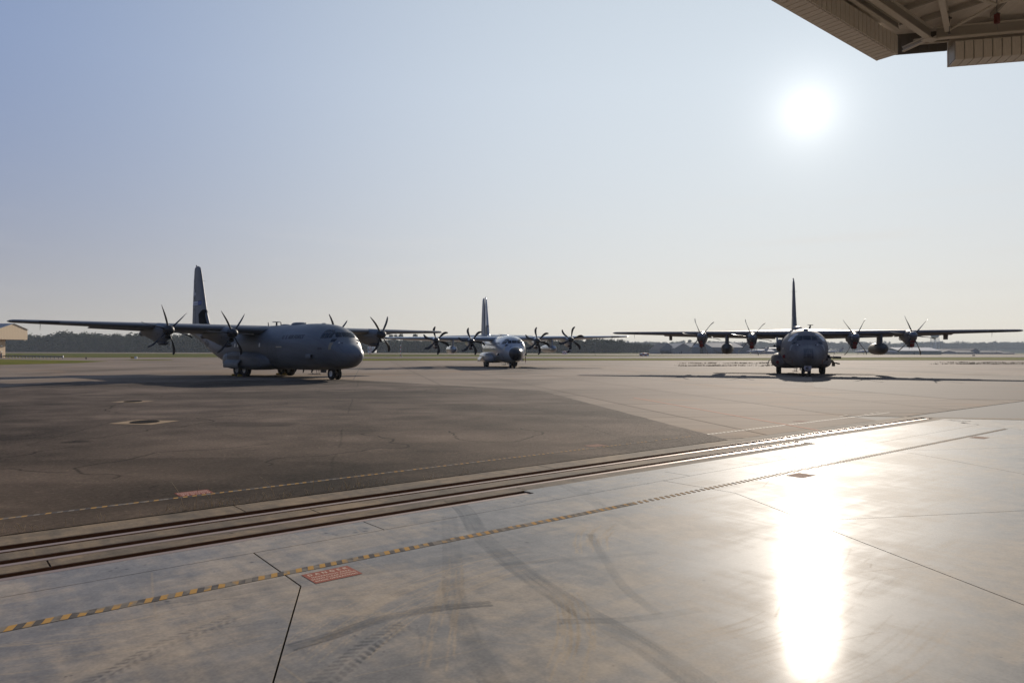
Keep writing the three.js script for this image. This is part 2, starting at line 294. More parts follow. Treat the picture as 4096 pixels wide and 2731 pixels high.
// grass that everything lies in, open where pavement and hangar are
{
  const hole = [[-2.6, 36], [-44, -13], G(-60, -60), G(-30, -150), G(60, -150), [51, -51], [47, -20], [38, 24]];
  structure(mesh('ground', sheet([[-3200, 1200], [3200, 1200], [3200, -3200], [-3200, -3200]], -0.05, 1 / 60, [hole]), M.grass));
  // pavement: the sealant bed shows in the joints between the slabs
  const far = line([[-500, 1431], [150, 1431], [840, 1429], [1010, 1436], [1434, 1443], [2450, 1441.8], [3600, 1440.5], [4600, 1441]]);
  const bed = structure(mesh('apron', sheet([D(-80, -11.08), D(27.6, -11.08), [16, -25.85], [90, -15], [230, -60], ...far.reverse(), [-260, -150], [-200, 20]], -0.012, 0.05), M.sealant));
  bed.userData.label = 'wide concrete aircraft apron in front of the hangar';
  // slabs on the 6.1 m grid, clipped to the pavement outline
  const outline = [D(-80, -11.085), D(27.6, -11.085), [16, -25.86], [90, -15.2], [230, -60], ...line([[-500, 1431.2], [150, 1431.2], [840, 1429.2], [1010, 1436.2], [1434, 1443.2], [2450, 1442], [3600, 1440.7], [4600, 1441.2]]).reverse(), [-260, -150], [-200, 20]];
  const inside = (x, z) => { let c = false; for (let a = 0, b = outline.length - 1; a < outline.length; b = a++) { const [x1, z1] = outline[a], [x2, z2] = outline[b]; if ((z1 > z) !== (z2 > z) && x < (x2 - x1) * (z - z1) / (z2 - z1) + x1) c = !c; } return c; };
  const cut = (poly, nx, nz, k) => { const out = []; for (let a = 0; a < poly.length; a++) { const p = poly[a], q = poly[(a + 1) % poly.length], dp = p[0] * nx + p[1] * nz - k, dq = q[0] * nx + q[1] * nz - k; if (dp <= 0) out.push(p); if (dp * dq < 0) { const t = dp / (dp - dq); out.push([lerp(p[0], q[0], t), lerp(p[1], q[1], t)]); } } return out; };
  const asphaltEdge = [D(-60, -11), D(16.5, -11), px(2160, 1562), px(1366, 1517), px(268, 1528), px(0, 1548), px(-700, 1566), [-120, -40], [-110, 30]];
  const inAsphalt = (x, z) => { let c = false; const o = asphaltEdge; for (let a = 0, b = o.length - 1; a < o.length; b = a++) { const [x1, z1] = o[a], [x2, z2] = o[b]; if ((z1 > z) !== (z2 > z) && x < (x2 - x1) * (z - z1) / (z2 - z1) + x1) c = !c; } return c; };
  const P = 6.1, C0 = -1.2, D0 = -60.6, gap = 0.022, tones = [0.93, 0.98, 1.02, 1.07].map((k) => { const m = M.apron.clone(); m.color.setRGB(k, k, k * 0.99); return m; });
  const list = [];
  const seen = (x, z) => z < -4 && Math.abs(x / z) < 0.78;
  for (let a = -34; a < 40; a++) for (let b = -36; b < 12; b++) {
    let poly = [G(C0 + a * P + gap, D0 + b * P + gap), G(C0 + (a + 1) * P - gap, D0 + b * P + gap), G(C0 + (a + 1) * P - gap, D0 + (b + 1) * P - gap), G(C0 + a * P + gap, D0 + (b + 1) * P - gap)];
    const n = poly.filter((p) => inside(...p)).length; if (!n) continue;
    poly = cut(poly, 0.635, 0.7725, -11.085);
    // against the second door line and the far edge
    if (poly.length && poly.some((p) => p[0] > 16)) poly = cut(poly, -0.17, 0.985, -0.17 * 14.75 + 0.985 * -25.42 - 0.56);
    if (poly.length && poly.every((p) => inAsphalt(...p))) continue;
    if (poly.length < 3) { continue; }
    const mid = poly.reduce((m, p) => [m[0] + p[0] / poly.length, m[1] + p[1] / poly.length], [0, 0]);
    if (n < 4 && !inside(...mid)) continue;
    list.push({ poly, mid, size: seen(...mid) ? 1 / Math.pow(Math.hypot(...mid), 3) : 0, tone: Math.floor(hash2(a + 400, b + 900) * 4) });
  }
  list.sort((p, q) => q.size - p.size);
  const near = list.slice(0, 290).filter((p) => p.size > 0), rest = list.filter((p) => !near.includes(p));
  for (const p of near) mesh('concrete_slab', sheet(p.poly, 0, UV48), tones[p.tone], bed);
  for (let k = 0; k < 4; k++) { const l = rest.filter((p) => p.tone === k); if (l.length) { const m = mesh('distant_slabs', merge(l.map((p) => sheet(p.poly, 0, UV48))), tones[k], bed); m.userData.kind = 'stuff'; } }
}
// asphalt in front of the doors, and the darker field to the right
{
  const a = structure(mesh('asphalt', (() => { const rough_ = (pts) => { const out = [], r = rng(8); pts.forEach((p, k) => { const q = pts[(k + 1) % pts.length], L = Math.hypot(q[0] - p[0], q[1] - p[1]), n = Math.max(1, Math.floor(L / 0.4)); for (let i = 0; i < n; i++) { const j = i ? (r() - 0.5) * 0.07 : 0; out.push([lerp(p[0], q[0], i / n) + j, lerp(p[1], q[1], i / n) + j]); } }); return out; };
    const g = sheet([D(-60, -11.09), ...rough_([D(16.55, -11.09), px(2160, 1562), px(1366, 1517), px(268, 1528), px(0, 1548)]).slice(0, -40), px(0, 1548), px(-700, 1566), [-120, -40], [-110, 30]], 0.006); const p = g.attributes.position, uv = g.attributes.uv; for (let i = 0; i < uv.count; i++) uv.setXY(i, ...asphUV(p.getX(i), p.getZ(i))); return g; })(), M.asphalt));
  a.userData.label = 'dark weathered asphalt between hangar and apron';
  const b = structure(mesh('asphalt_patch', sheet([G(28.5, -31), G(28.6, -41.2), px(3257, 1551), px(3248, 1508), px(3300, 1502.5), px(4096, 1503), px(4700, 1503), [80, -30], [60, -24]], 0.006, UV48), M.patch));
  b.userData.label = 'grey asphalt field beside the apron';
}
// airfield beyond
{
  const pave = (name, top, bottom, m, y) => structure(mesh(name, sheet([...line(top), ...line(bottom).reverse()], y, UV48), m));
  const taxi = M.apron.clone(); taxi.color.setRGB(0.95, 0.93, 0.92);
  pave('taxiway', [[-500, 1429.5], [150, 1430], [1434, 1427], [2450, 1425.5], [3600, 1421], [4600, 1421]], [[-500, 1431], [150, 1431], [840, 1429], [1100, 1434.5], [1434, 1434], [2450, 1433], [3600, 1428.5], [4600, 1428]], taxi, -0.02);
  const dark = M.apron.clone(); dark.color.setRGB(0.42, 0.42, 0.44);
  pave('taxiway_shoulder', [[1000, 1430.5], [1434, 1429.5], [2450, 1428], [3600, 1425], [4600, 1424.6]], [[1000, 1433.5], [1434, 1433.5], [2450, 1432.5], [3600, 1428], [4600, 1427.6]], dark, -0.008);
  pave('runway', [[-500, 1407.5], [150, 1408.6], [1434, 1412], [2450, 1416], [3600, 1415.5], [4600, 1416]], [[-500, 1411.5], [150, 1411.8], [1434, 1415.5], [2450, 1420], [3600, 1419.8], [4600, 1420]], taxi, -0.02);
  // mown green strips and the verge by the small building
  const strip = pave('grass_verge', [[1040, 1435], [1434, 1434.6], [2450, 1433.6], [3600, 1429.4], [4600, 1429]], [[1010, 1437], [1434, 1442.6], [2450, 1441.4], [3600, 1440.1], [4600, 1440.6]], M.green, 0.01);
  const v1 = structure(mesh('grass_verge_near_building', sheet([px(-600, 1435), px(0, 1437.5), px(254, 1441), px(432, 1444.5), px(306, 1452), px(0, 1459), px(-600, 1475)], 0.012, 1 / 25), M.green));
  const v2 = structure(mesh('grass_island', sheet([px(474, 1441), px(560, 1438.6), px(680, 1438.8), px(692, 1440.5), px(600, 1442)], 0.012, 1 / 25), M.green));
}
// ---------------------------------------------------------------- hangar floor, door rails, markings
{
  const f = structure(group('hangar_floor', scene)); f.userData.label = 'polished concrete hangar floor with door tracks';
  const T = 0.12;
  mesh('track_bed', sheet([D(-32, -11.07), D(28.2, -11.07), [90, -14.6], [90, 62], [-40, 70]], -T - 0.002, 0.2), M.sealant, f);
  const strip = (s0, s1, t0, t1, name = 'track_slab') => mesh(name, slab([D(s0, t0), D(s1, t0), D(s1, t1), D(s0, t1)], 0, T, floorUV), M.floor, f);
  const tracks = [[-10.53, -10.14, 27.6], [-9.79, -9.5, 17.7], [-9.2, -8.93, 7.82]];
  const cuts = [-30, -14.6, -8.5, -2.44, 3.66, 9.76, 15.86, 21.96, 27.6], J = 0.009;
  const bare = phys(1, 1, 1, 0.9, { map: floorMap, specularIntensity: 0.2 }); bare.color.setRGB(0.74, 0.66, 0.56);
  const outer = (s0, s1, t0, t1) => mesh('track_slab', slab([D(s0, t0), D(s1, t0), D(s1, t1), D(s0, t1)], 0, T, floorUV), bare, f);
  for (let k = 0; k < cuts.length - 1; k++) outer(cuts[k] + J, cuts[k + 1] - J, -11.07, tracks[0][0]);
  for (let k = 0; k < cuts.length - 1; k++) { outer(cuts[k] + J + 0.8, Math.min(27.6, cuts[k + 1] - J + 0.8), tracks[0][1], tracks[1][0]); }
  const c2 = [-30, -12, -5, 1.1, 7.9, 12.3, 17.7]; for (let k = 0; k < c2.length - 1; k++) outer(c2[k] + J, c2[k + 1] - J, tracks[1][1], tracks[2][0]);
  // beyond the ends of the tracks the concrete runs through
  strip(17.7 + J, 22, tracks[1][0], tracks[1][1]); strip(22 + J, 27.6, tracks[1][0], tracks[1][1]);
  strip(7.82 + J, 12.3, tracks[2][0], tracks[2][1]); strip(12.3 + J, 17.7, tracks[2][0], tracks[2][1]); strip(17.7 + J, 27.6, tracks[1][1], tracks[2][1]);
  const c3 = [-30, -10, -2.2, 4.7, 11.2, 17.9, 26.5]; for (let k = 0; k < c3.length - 1; k++) strip(c3[k] + J, c3[k + 1] - J, tracks[2][1], -8.345);
  // large slabs with their bent joints
  const starts = [[2.99, -0.65], [10.4, 5.96], [17.8, 12.35], [26.3, 19.4]];
  const bendAt = (c) => { // where the joint leaves the door square: on t = -6.87
    // G(c, d) with across = -6.87
    const a = 0.635 * E1[0] + 0.7725 * E1[1], b = 0.635 * E2[0] + 0.7725 * E2[1]; return G(c, (-6.87 - a * c) / b);
  };
  const along = (p, k) => [p[0] + E2[0] * k, p[1] + E2[1] * k], nudge = (p, k) => [p[0] + 0.7725 * k, p[1] - 0.635 * k];
  const big = (pts, name = 'floor_slab') => mesh(name, slab(pts, 0, T, floorUV), M.floor, f);
  const b = starts.map(([s, c]) => ({ s: D(s, -8.333), b: bendAt(c) }));
  big([D(-30, -8.333), nudge(b[0].s, -J), nudge(b[0].b, -J), nudge(along(b[0].b, 40), -J), D(-30, 40)]);
  big([nudge(b[0].s, J), nudge(b[1].s, -J), nudge(b[1].b, -J), nudge(along(b[1].b, 40), -J), nudge(along(b[0].b, 40), J), nudge(b[0].b, J)]);
  { // two slabs between the second and third joint, split by one along the grid
    const at = (p, d) => { const k = (d - (p[0] * E2[0] + p[1] * E2[1])); return along(p, k); };
    const L = b[1].b, R = b[2].b, d = -8.96;
    big([nudge(b[1].s, J), nudge(b[2].s, -J), nudge(R, -J), nudge(at(R, d - 0.006), -J), nudge(at(L, d - 0.006), J), nudge(L, J)]);
    big([nudge(at(L, d + 0.006), J), nudge(at(R, d + 0.006), -J), nudge(along(R, 40), -J), nudge(along(L, 40), J)]);
    const L2 = b[2].b, R2 = b[3].b, d2 = -14.9;
    big([nudge(b[2].s, J), nudge(b[3].s, -J), nudge(R2, -J), nudge(at(R2, d2 - 0.006), -J), nudge(at(L2, d2 - 0.006), J), nudge(L2, J)]);
    big([nudge(at(L2, d2 + 0.006), J), nudge(at(R2, d2 + 0.006), -J), nudge(along(R2, 45), -J), nudge(along(L2, 45), J)]);
  }
  const W = (k, o = 0) => [14.75 + 0.985 * k - 0.17 * o, -25.42 + 0.17 * k + 0.985 * o];
  big([D(27.62, -10.1), W(1.1, 0.1), W(60, 0.1), along(nudge(b[3].b, J), 45), nudge(b[3].b, J), nudge(b[3].s, J)].map((p) => p));
  mesh('door_sill', slab([D(27.62, -11.07), W(0.9, -0.55), W(60, -0.55), W(60, -0.03), W(1.0, -0.03), D(27.62, -10.15)], 0, T, floorUV), bare, f);

  // steel rails in the grooves
  const steel = std(0.14, 0.085, 0.06, 0.42, { metalness: 0.5 }), head = std(0.30, 0.21, 0.16, 0.45, { metalness: 0.5 });
  tracks.forEach(([t0, t1, end], k) => {
    const mid = (t0 + t1) / 2 + 0.03, r = group('door_rail', f), len = end + 30 - 0.1, c = D((end - 30) / 2, mid);
    const web = box(len, 0.06, 0.03, 0, -T + 0.046, 0), foot = box(len, 0.016, 0.13, 0, -T + 0.009, 0);
    const w = mesh('rail_web', merge([web, foot]), steel, r); const h = mesh('rail_head', box(len, 0.03, 0.095, 0, -T + 0.092, 0), head, r);
    r.position.set(c[0], 0, c[1]); r.rotation.y = DTURN;
    // angle irons along both lips
    for (const [t, q] of [[t0, 1], [t1, -1]]) { const e = mesh('edge_iron', box(len, 0.045, 0.012, 0, -0.026, 0), steel, f); const p = D((end - 30) / 2, t + q * 0.007); e.position.set(p[0], 0, p[1]); e.rotation.y = DTURN; }
  });

  // hazard stripes
  const yel = std(0.50, 0.245, 0.04, 0.62), blk = std(0.075, 0.072, 0.075, 0.6), pale = phys(0.42, 0.36, 0.28, 0.9, { specularIntensity: 0.2 });
  const worn = (r, g, bb) => phys(1, 1, 1, 0.95, { specularIntensity: 0.08, map: tex(256, 64, (i, j, o) => { const n = fbm(i / 20, j / 20, 1024, 4), k = smooth(0.44, 0.62, n); o[0] = lerp(r, 0.2, k); o[1] = lerp(g, 0.185, k); o[2] = lerp(bb, 0.165, k); }, true) });
  const yel1 = worn(0.40, 0.245, 0.09), blk1 = worn(0.10, 0.095, 0.095), yel2 = worn(0.4, 0.24, 0.09), blk2 = worn(0.13, 0.115, 0.1), yel3 = worn(0.30, 0.2, 0.11);
  function stripes(name, label, tc, w, s0, s1, period, slant, y, mats) {
    const g = structure(group(name, scene)); g.userData.label = label;
    const A = [[], []]; let n = 0;
    for (let s = s0; s < s1; s += period / 2, n++) {
      const q = sheet([D(s, tc - w / 2), D(s + period / 2 - 0.001, tc - w / 2), D(s + period / 2 - 0.001 - slant, tc + w / 2), D(s - slant, tc + w / 2)], y);
      const uv = q.attributes.uv; for (let i = 0; i < 4; i++) uv.setXY(i, uv.getX(i) * 0.35 + n * 0.13, uv.getY(i) * 1.4);
      if (s > 8.5 && s0 < 0 && tc > -8 && n % 2 === 0) continue; // yellow left out here, bare floor shows between
      mesh(n % 2 ? 'dark_stripe' : 'yellow_stripe', q, (typeof mats === 'function' ? mats(s) : mats)[n % 2], g);
    }
  }
  stripes('hazard_tape_inside', 'yellow and black hazard stripe painted along the hangar floor', -7.37, 0.13, -3, 25.6, 0.133, 0.05, 0.003, (s) => (s < 5 ? [yel1, blk1] : s < 8.5 ? [yel2, blk2] : [yel2, yel3]));
  stripes('hazard_tape_outside', 'yellow and black hazard stripe painted along the asphalt', -12.17, 0.085, -3, 16.5, 0.142, 0.03, 0.009, (s) => (s < 6 ? [yel1, blk1] : [yel2, blk2]));
  const dashPaint = phys(0.72, 0.66, 0.54, 0.8, { specularIntensity: 0.3 });
  const dash = structure(group('dashed_door_line', scene)); dash.userData.label = 'pale dashed line on the concrete beyond the asphalt';
  for (let s = 16.6; s < 28.8; s += 0.19) mesh('line_dash', sheet([D(s, -12.23), D(s + 0.12, -12.23), D(s + 0.11, -12.14), D(s - 0.01, -12.14)], 0.004), dashPaint, dash);

  // red DANGER notices painted on the floor
  const matt = (m) => new THREE.MeshPhysicalMaterial({ map: m, transparent: true, roughness: 0.9, specularIntensity: 0.15, side: THREE.DoubleSide });
  const notice = (flip, fade) => matt(drawn(512, 352, (k, w, h) => {
    k.fillStyle = fade ? 'rgba(128,88,72,0.75)' : (flip ? '#7f4c43' : '#8f5b50'); k.fillRect(0, 0, w, h);
    if (flip) { k.translate(w, h); k.rotate(Math.PI); }
    k.fillStyle = fade ? '#a08876' : '#bcab9e'; k.textAlign = 'center'; k.textBaseline = 'middle';
    k.font = 'bold 84px sans-serif'; k.fillText('D A N G E R', w / 2, 66, 440);
    k.font = 'bold 50px sans-serif'; k.fillText('HAZARDOUS AREA', w / 2, 156, 470); k.fillText('STAND CLEAR DURING', w / 2, 222, 490); k.fillText('DOOR OPERATIONS', w / 2, 288, 470);
    k.globalCompositeOperation = 'destination-out'; const r = rng(3); for (let i = 0; i < 160; i++) { k.globalAlpha = 0.12 + 0.25 * r(); k.fillRect(r() * w, r() * h, 4 + r() * 60, 1 + r() * 3); } k.globalAlpha = 1; k.globalCompositeOperation = 'source-over';
  }));
  const mIn = notice(false, false), mOut = notice(true, false), mFaint = notice(true, true), mFaintIn = notice(false, true);
  function sign(s, t, m, y, label) {
    const g = new THREE.PlaneGeometry(0.52, 0.36); g.rotateX(-Math.PI / 2); const o = mesh(numbered('floor_notice'), g, m); const p = D(s, t); o.position.set(p[0], y, p[1]); o.rotation.y = DTURN; tag(o, label, 'floor sign', 'painted danger notices');
  }
  sign(3.34, -7.02, mIn, 0.003, 'red painted danger notice on the polished floor beside a bent slab joint');
  sign(12.88, -7.05, mFaintIn, 0.003, 'brown worn floor notice lying in the bright sun glare');
  sign(22.4, -7.08, mFaintIn, 0.003, 'small worn brown floor notice near the far corner of the hangar floor');
  sign(3.47, -12.42, mOut, 0.009, 'red painted danger notice upside down on the dark asphalt');
  sign(12.92, -12.45, mFaint, 0.009, 'faded red notice on the asphalt beside the outer hazard stripe');
  sign(22.9, -12.52, mFaint, 0.004, 'faded red notice on the concrete beside the dashed line');
  // lead-in line in faded orange and the stencils near the corner
  const orange = phys(0.42, 0.17, 0.10, 0.9, { specularIntensity: 0.2 });
  const lead = structure(mesh('lead_in_line', sheet([G(13.12, -34.5), G(13.24, -34.5), G(13.2, -19.2), G(13.08, -19.2)], 0.005), orange)); lead.userData.label = 'faded orange lead-in line on the concrete';
  for (const [s, t] of [[25.6, -12.5], [26.2, -12.62], [27.1, -12.3], [27.7, -12.35], [28.3, -12.4]]) { const o = structure(mesh(numbered('stencil_mark'), sheet([D(s, t), D(s + 0.28, t - 0.2), D(s + 0.36, t - 0.1), D(s + 0.08, t + 0.1)], 0.005), pale)); o.userData.label = 'short pale slanted stencil mark on the concrete'; }
}
// round drains in concrete pads on the asphalt
{
  const pad = phys(1, 1, 1, 0.95, { map: apronMap, specularIntensity: 0.1 }); pad.color.setRGB(1.6, 1.5, 1.25); const iron = phys(0.022, 0.02, 0.019, 0.9, { specularIntensity: 0.15 }), pit = phys(0.01, 0.01, 0.01, 1, { specularIntensity: 0 });
  for (const [x, z, r, w, d, label] of [[-11.95, -23.4, 0.42, 1.55, 1.35, 'round iron drain grate in a square tan concrete pad'], [-17.3, -32.8, 0.36, 1.35, 1.15, 'smaller drain grate in a concrete pad near the aircraft shadow']]) {
    const g = thing('drain', label, 'drain', x, 0.0, z, -0.2, 'asphalt drains');
    const sh = new THREE.Shape(); sh.moveTo(-w / 2, -d / 2); sh.lineTo(w / 2, -d / 2); sh.lineTo(w / 2, d / 2); sh.lineTo(-w / 2, d / 2); sh.closePath(); const hole = new THREE.Path(); hole.absarc(0, 0, r + 0.02, 0, 6.2832, true); sh.holes.push(hole);
    const pg = new THREE.ShapeGeometry(sh, 32); pg.rotateX(-Math.PI / 2); pg.translate(0, 0.012, 0); const uv = pg.attributes.uv; for (let i = 0; i < uv.count; i++) uv.setXY(i, uv.getX(i) / 14, uv.getY(i) / 14);
    mesh('concrete_pad', pg, pad, g); const b = new THREE.CircleGeometry(r + 0.02, 40); b.rotateX(-Math.PI / 2); b.translate(0, 0.009, 0); mesh('shaft', b, pit, g);
    const ring = new THREE.TorusGeometry(r, 0.022, 8, 40); ring.rotateX(Math.PI / 2); ring.translate(0, 0.014, 0); mesh('ring', ring, iron, g);
    for (let k = -4; k <= 4; k++) { const x0 = k * r / 4.6, h = Math.sqrt(r * r - x0 * x0); mesh('grate_bar', box(0.035, 0.012, 2 * h, x0, 0.017, 0), iron, g); }
    mesh('cross_bar', box(2 * r, 0.01, 0.04, 0, 0.016, 0), iron, g);
  }
  // dry grass stems along the edge of the door slab
  const r = rng(21), straw = std(0.33, 0.25, 0.14, 0.8), blades = [];
  for (let k = 0; k < 150; k++) {
    const c = [1.0, 2.9, 3.2, 3.6, 4.4, 5.7, 6.1][Math.floor(r() * 7)], s = r() < 0.6 ? c + (r() - 0.5) * 0.5 : lerp(0, 9, r()), p = D(s, -11.13 - r() * r() * 0.25), h = r() < 0.08 ? 0.28 + r() * 0.12 : 0.03 + r() * 0.09, a = r() * 6.28, l = h * (0.25 + r() * 0.6);
    const q = V(p[0], 0, p[1]), m = V(p[0] + Math.cos(a) * l * 0.4, h * 0.6, p[1] + Math.sin(a) * l * 0.4), e = V(p[0] + Math.cos(a) * l, h, p[1] + Math.sin(a) * l);
    blades.push(rod(q, m, 0.0025, 0.002, 4), rod(m, e, 0.002, 0.001, 4));
  }
  const w = mesh('dry_weeds', merge(blades), straw); tag(w, 'dry straw-coloured weeds along the edge of the door slab', 'weeds', null, 'stuff');
  // clumps of weed in the joints of the far apron
  const weed = std(0.09, 0.055, 0.025, 0.9), wl = []; const spots = [];
  for (let k = 0; k < 60; k++) spots.push(px(2720 + r() * 560, 1452 + Math.floor(r() * 2) * 10 + r() * 3)); for (let k = 0; k < 40; k++) spots.push(px(3740 + r() * 360, 1450 + Math.floor(r() * 2) * 5 + r() * 2));
  for (const p of spots) for (let k = 0; k < 26; k++) { const a = r() * 6.28, q = r() * 0.9, h = 0.08 + r() * 0.22; const x = p[0] + Math.cos(a) * q * 1.5, z = p[1] + Math.sin(a) * q * 0.4; wl.push(rod(V(x, 0, z), V(x + (r() - 0.5) * 0.2, h, z + (r() - 0.5) * 0.2), 0.03, 0.008, 3)); }
  tag(mesh('apron_weeds', merge(wl), weed), 'low brown weeds growing in the joints of the far apron', 'weeds', null, 'stuff');
}
// ---------------------------------------------------------------- hangar overhead: door headers, steel and roof deck
{
  const h = thing('hangar', 'beige metal hangar roof and door headers over the open doorway', 'hangar', 0, 0, 0);
  const streak = tex(256, 256, (i, j, o) => { const n = fbm(i / 16, j / 64, 16, 4), f = hash2(i, j); const k = 0.86 + 0.26 * n + 0.05 * (f - 0.5); o[0] = 0.86 * k; o[1] = 0.78 * k; o[2] = 0.68 * k; }, true);
  const tan = std(1, 1, 1, 0.55, { map: streak }), steel = std(0.72, 0.65, 0.55, 0.5), web = std(0.42, 0.38, 0.33, 0.6), deck = std(1, 1, 1, 0.6, { map: streak }), purl = std(0.42, 0.38, 0.33, 0.6), dark = std(0.16, 0.14, 0.12, 0.7);
  const P3 = (p, y) => V(p[0], y, p[1]);
  const X = (k, o = 0) => [14.85 + 0.975 * k - 0.222 * o, -25.6 + 0.222 * k + 0.975 * o];
  const B = 12.5, T = 13.14;
  // header over the long rails: ribbed soffit and inner face, panel by panel
  const sp = box(0.252, 0.03, 0.6), fp = box(0.252, T - B, 0.03);
  const place = (name, g, p, y, turn) => { const m = mesh(name, g, tan, h); m.position.set(p[0], y, p[1]); m.rotation.y = turn; return m; };
  for (let s = 25.53; s > -1; s -= 0.29) { place('soffit_panel', sp, D(s, -10.85), B + 0.012, DTURN); place('face_panel', fp, D(s, -10.50), (B + T) / 2, DTURN); }
  const wrapD = (s0, s1, t0, t1, y0, y1, m, name) => { const c = D((s0 + s1) / 2, (t0 + t1) / 2), g = box(s1 - s0, y1 - y0, t1 - t0); const o = mesh(name, g, m, h); o.position.set(c[0], (y0 + y1) / 2, c[1]); o.rotation.y = DTURN; return o; };
  wrapD(-30, 25.66, -11.14, -10.525, B + 0.03, T, web, 'header_core'); wrapD(-30, 25.68, -11.2, -11.142, B, 13.9, tan, 'outer_fascia');
  wrapD(-30, -1.0, -11.14, -10.5, B, B + 0.028, tan, 'far_soffit');
  // second header after the corner
  const WT = -Math.atan2(0.222, 0.975);
  for (let k = 0; k < 46; k++) { place('soffit_panel', sp, X(0.85 + k * 0.29, 0.30), B + 0.012, WT); place('face_panel', fp, X(0.85 + k * 0.29, 0.62), (B + T) / 2, WT); }
  const wrapX = (k0, k1, o0, o1, y0, y1, m, name) => { const c = X((k0 + k1) / 2, (o0 + o1) / 2), o = mesh(name, box(k1 - k0, y1 - y0, o1 - o0), m, h); o.position.set(c[0], (y0 + y1) / 2, c[1]); o.rotation.y = WT; return o; };
  wrapX(0.70, 30, 0.0, 0.59, B + 0.03, T, web, 'header_core'); wrapX(0.68, 30, -0.07, -0.004, B, 13.9, tan, 'outer_fascia');
  wrapX(-1.6, 0.66, -0.05, 0.02, T - 0.06, 13.9, dark, 'corner_fascia');
  for (let k = -1.4; k < 0.6; k += 0.29) wrapX(k, k + 0.2, 0.024, 0.05, T - 0.075, T + 0.5, dark, 'corner_rib');
  // beams along the headers
  const ibeam = (a, b, hgt, wid, name) => { const d = group(name, h); mesh('flange', bar(a, b, wid, 0.03), steel, d); const u = V(0, hgt / 2, 0); mesh('web', bar(a.clone().add(u), b.clone().add(u), 0.025, hgt - 0.032), web, d); const t = V(0, hgt, 0); mesh('flange', bar(a.clone().add(t), b.clone().add(t), wid, 0.03), steel, d); };
  ibeam(P3(D(-29, -10.36), 13.2), P3(D(25.4, -10.36), 13.2), 0.24, 0.14, 'header_beam');
  ibeam(P3(D(-29, -9.95), 13.2), P3(D(27.0, -9.95), 13.2), 0.36, 0.2, 'header_beam');
  ibeam(P3(X(0.05, 0.85), 13.2), P3(X(28, 0.95), 13.2), 0.36, 0.2, 'header_beam');
  ibeam(P3(X(-0.5, 0.25), 13.3), P3(X(0.65, 0.25), 13.3), 0.16, 0.1, 'corner_beam');
  ibeam(P3(X(-0.8, 0.1), 13.14), P3(D(26.95, -9.95), 13.2), 0.14, 0.12, 'corner_beam');
  mesh('gusset', bar(P3(D(26.7, -10.02), 13.17), P3(D(27.15, -9.85), 13.17), 0.3, 0.03), steel, h);
  // short cross pieces between the two header beams
  for (let s = 25.6; s > 0; s -= 1.5) mesh('cross_beam', bar(P3(D(s, -10.4), 13.5), P3(D(s, -9.95), 13.5), 0.06, 0.12), purl, h);
  // purlins and roof deck
  const R = 13.78;
  for (let s = 26.3; s > -8; s -= 1.32) mesh('purlin', bar(P3(D(s, -10.45), R - 0.1), P3(D(s, 9), R - 0.1), 0.07, 0.17), purl, h);
  for (let k = 1.6; k < 26; k += 1.32) mesh('purlin', bar(P3(X(k, 1.2), R - 0.1), P3(X(k, 9), R - 0.1), 0.07, 0.17), purl, h);
  ibeam(P3(X(0.35, 1.0), 13.36), P3(X(-6.5, 18), 13.36), 0.34, 0.18, 'valley_beam');
  mesh('brace', rod(P3(X(0.15, 0.3), 13.45), P3(X(1.2, 2.6), 13.45), 0.05), steel, h); mesh('brace', rod(P3(X(1.25, 2.7), 13.45), P3(X(4.8, 4.6), 13.45), 0.05), steel, h);
  mesh('brace', rod(P3(X(1.2, 2.6), 13.45), P3(D(24.5, -8.3), 13.45), 0.05), steel, h);
  const cloth = sheet([D(-31, -11.14), D(26, -11.14), X(-1.5, 0.02), X(31, 0.02), [52, 60], [-25, 62], D(-31, 30)], R + 0.02, 0.4); mesh('roof_deck', cloth, deck, h);
  mesh('roof_top', (() => { const g = cloth.clone(); g.translate(0, 0.14, 0); return g; })(), web, h);
  // rear and side walls, out of the picture but closing the building
  const wall = (a, b, name) => { const m = mesh(name, bar(P3(a, 6.95), P3(b, 6.95), 0.25, 13.9), tan, h); return m; };
  wall(D(-30.8, 34), [-20, 58], 'side_wall'); wall([-20, 58], [50, 57], 'rear_wall'); wall([50, 57], X(30, 0.6), 'side_wall'); wall(D(-30.8, -10.4), D(-30.8, 34), 'side_wall');
  // hanging fittings near the corner
  const red = std(0.16, 0.035, 0.03, 0.5), gal = std(0.25, 0.25, 0.24, 0.4, { metalness: 0.6 });
  const a = X(1.25, 2.55), bx = thing('alarm_box', 'dark red alarm box hanging under the hangar roof corner', 'alarm', a[0], 13.0, a[1], 0.4);
  mesh('box', box(0.13, 0.3, 0.12, 0, 0, 0), red, bx); mesh('lid', box(0.15, 0.03, 0.14, 0, 0.16, 0), gal, bx); mesh('hanger', rod(V(0, 0.16, 0), V(0, 0.66, 0), 0.012), gal, bx); mesh('cable', rod(V(0, -0.15, 0), V(0.03, -0.36, 0), 0.008), gal, bx);
  const b2 = X(0.25, 1.45), pl = thing('ceiling_hanger', 'thin steel drop rod with round plate under the hangar roof', 'rod', b2[0], 13.1, b2[1]);
  mesh('rod', rod(V(0, 0, 0), V(0, 0.6, 0), 0.014), gal, pl); mesh('plate', rod(V(0, 0.5, 0), V(0, 0.53, 0), 0.08, 0.08, 16), gal, pl); mesh('knuckle', rod(V(0, -0.04, 0), V(0, 0.04, 0), 0.04, 0.04, 12), gal, pl);
}
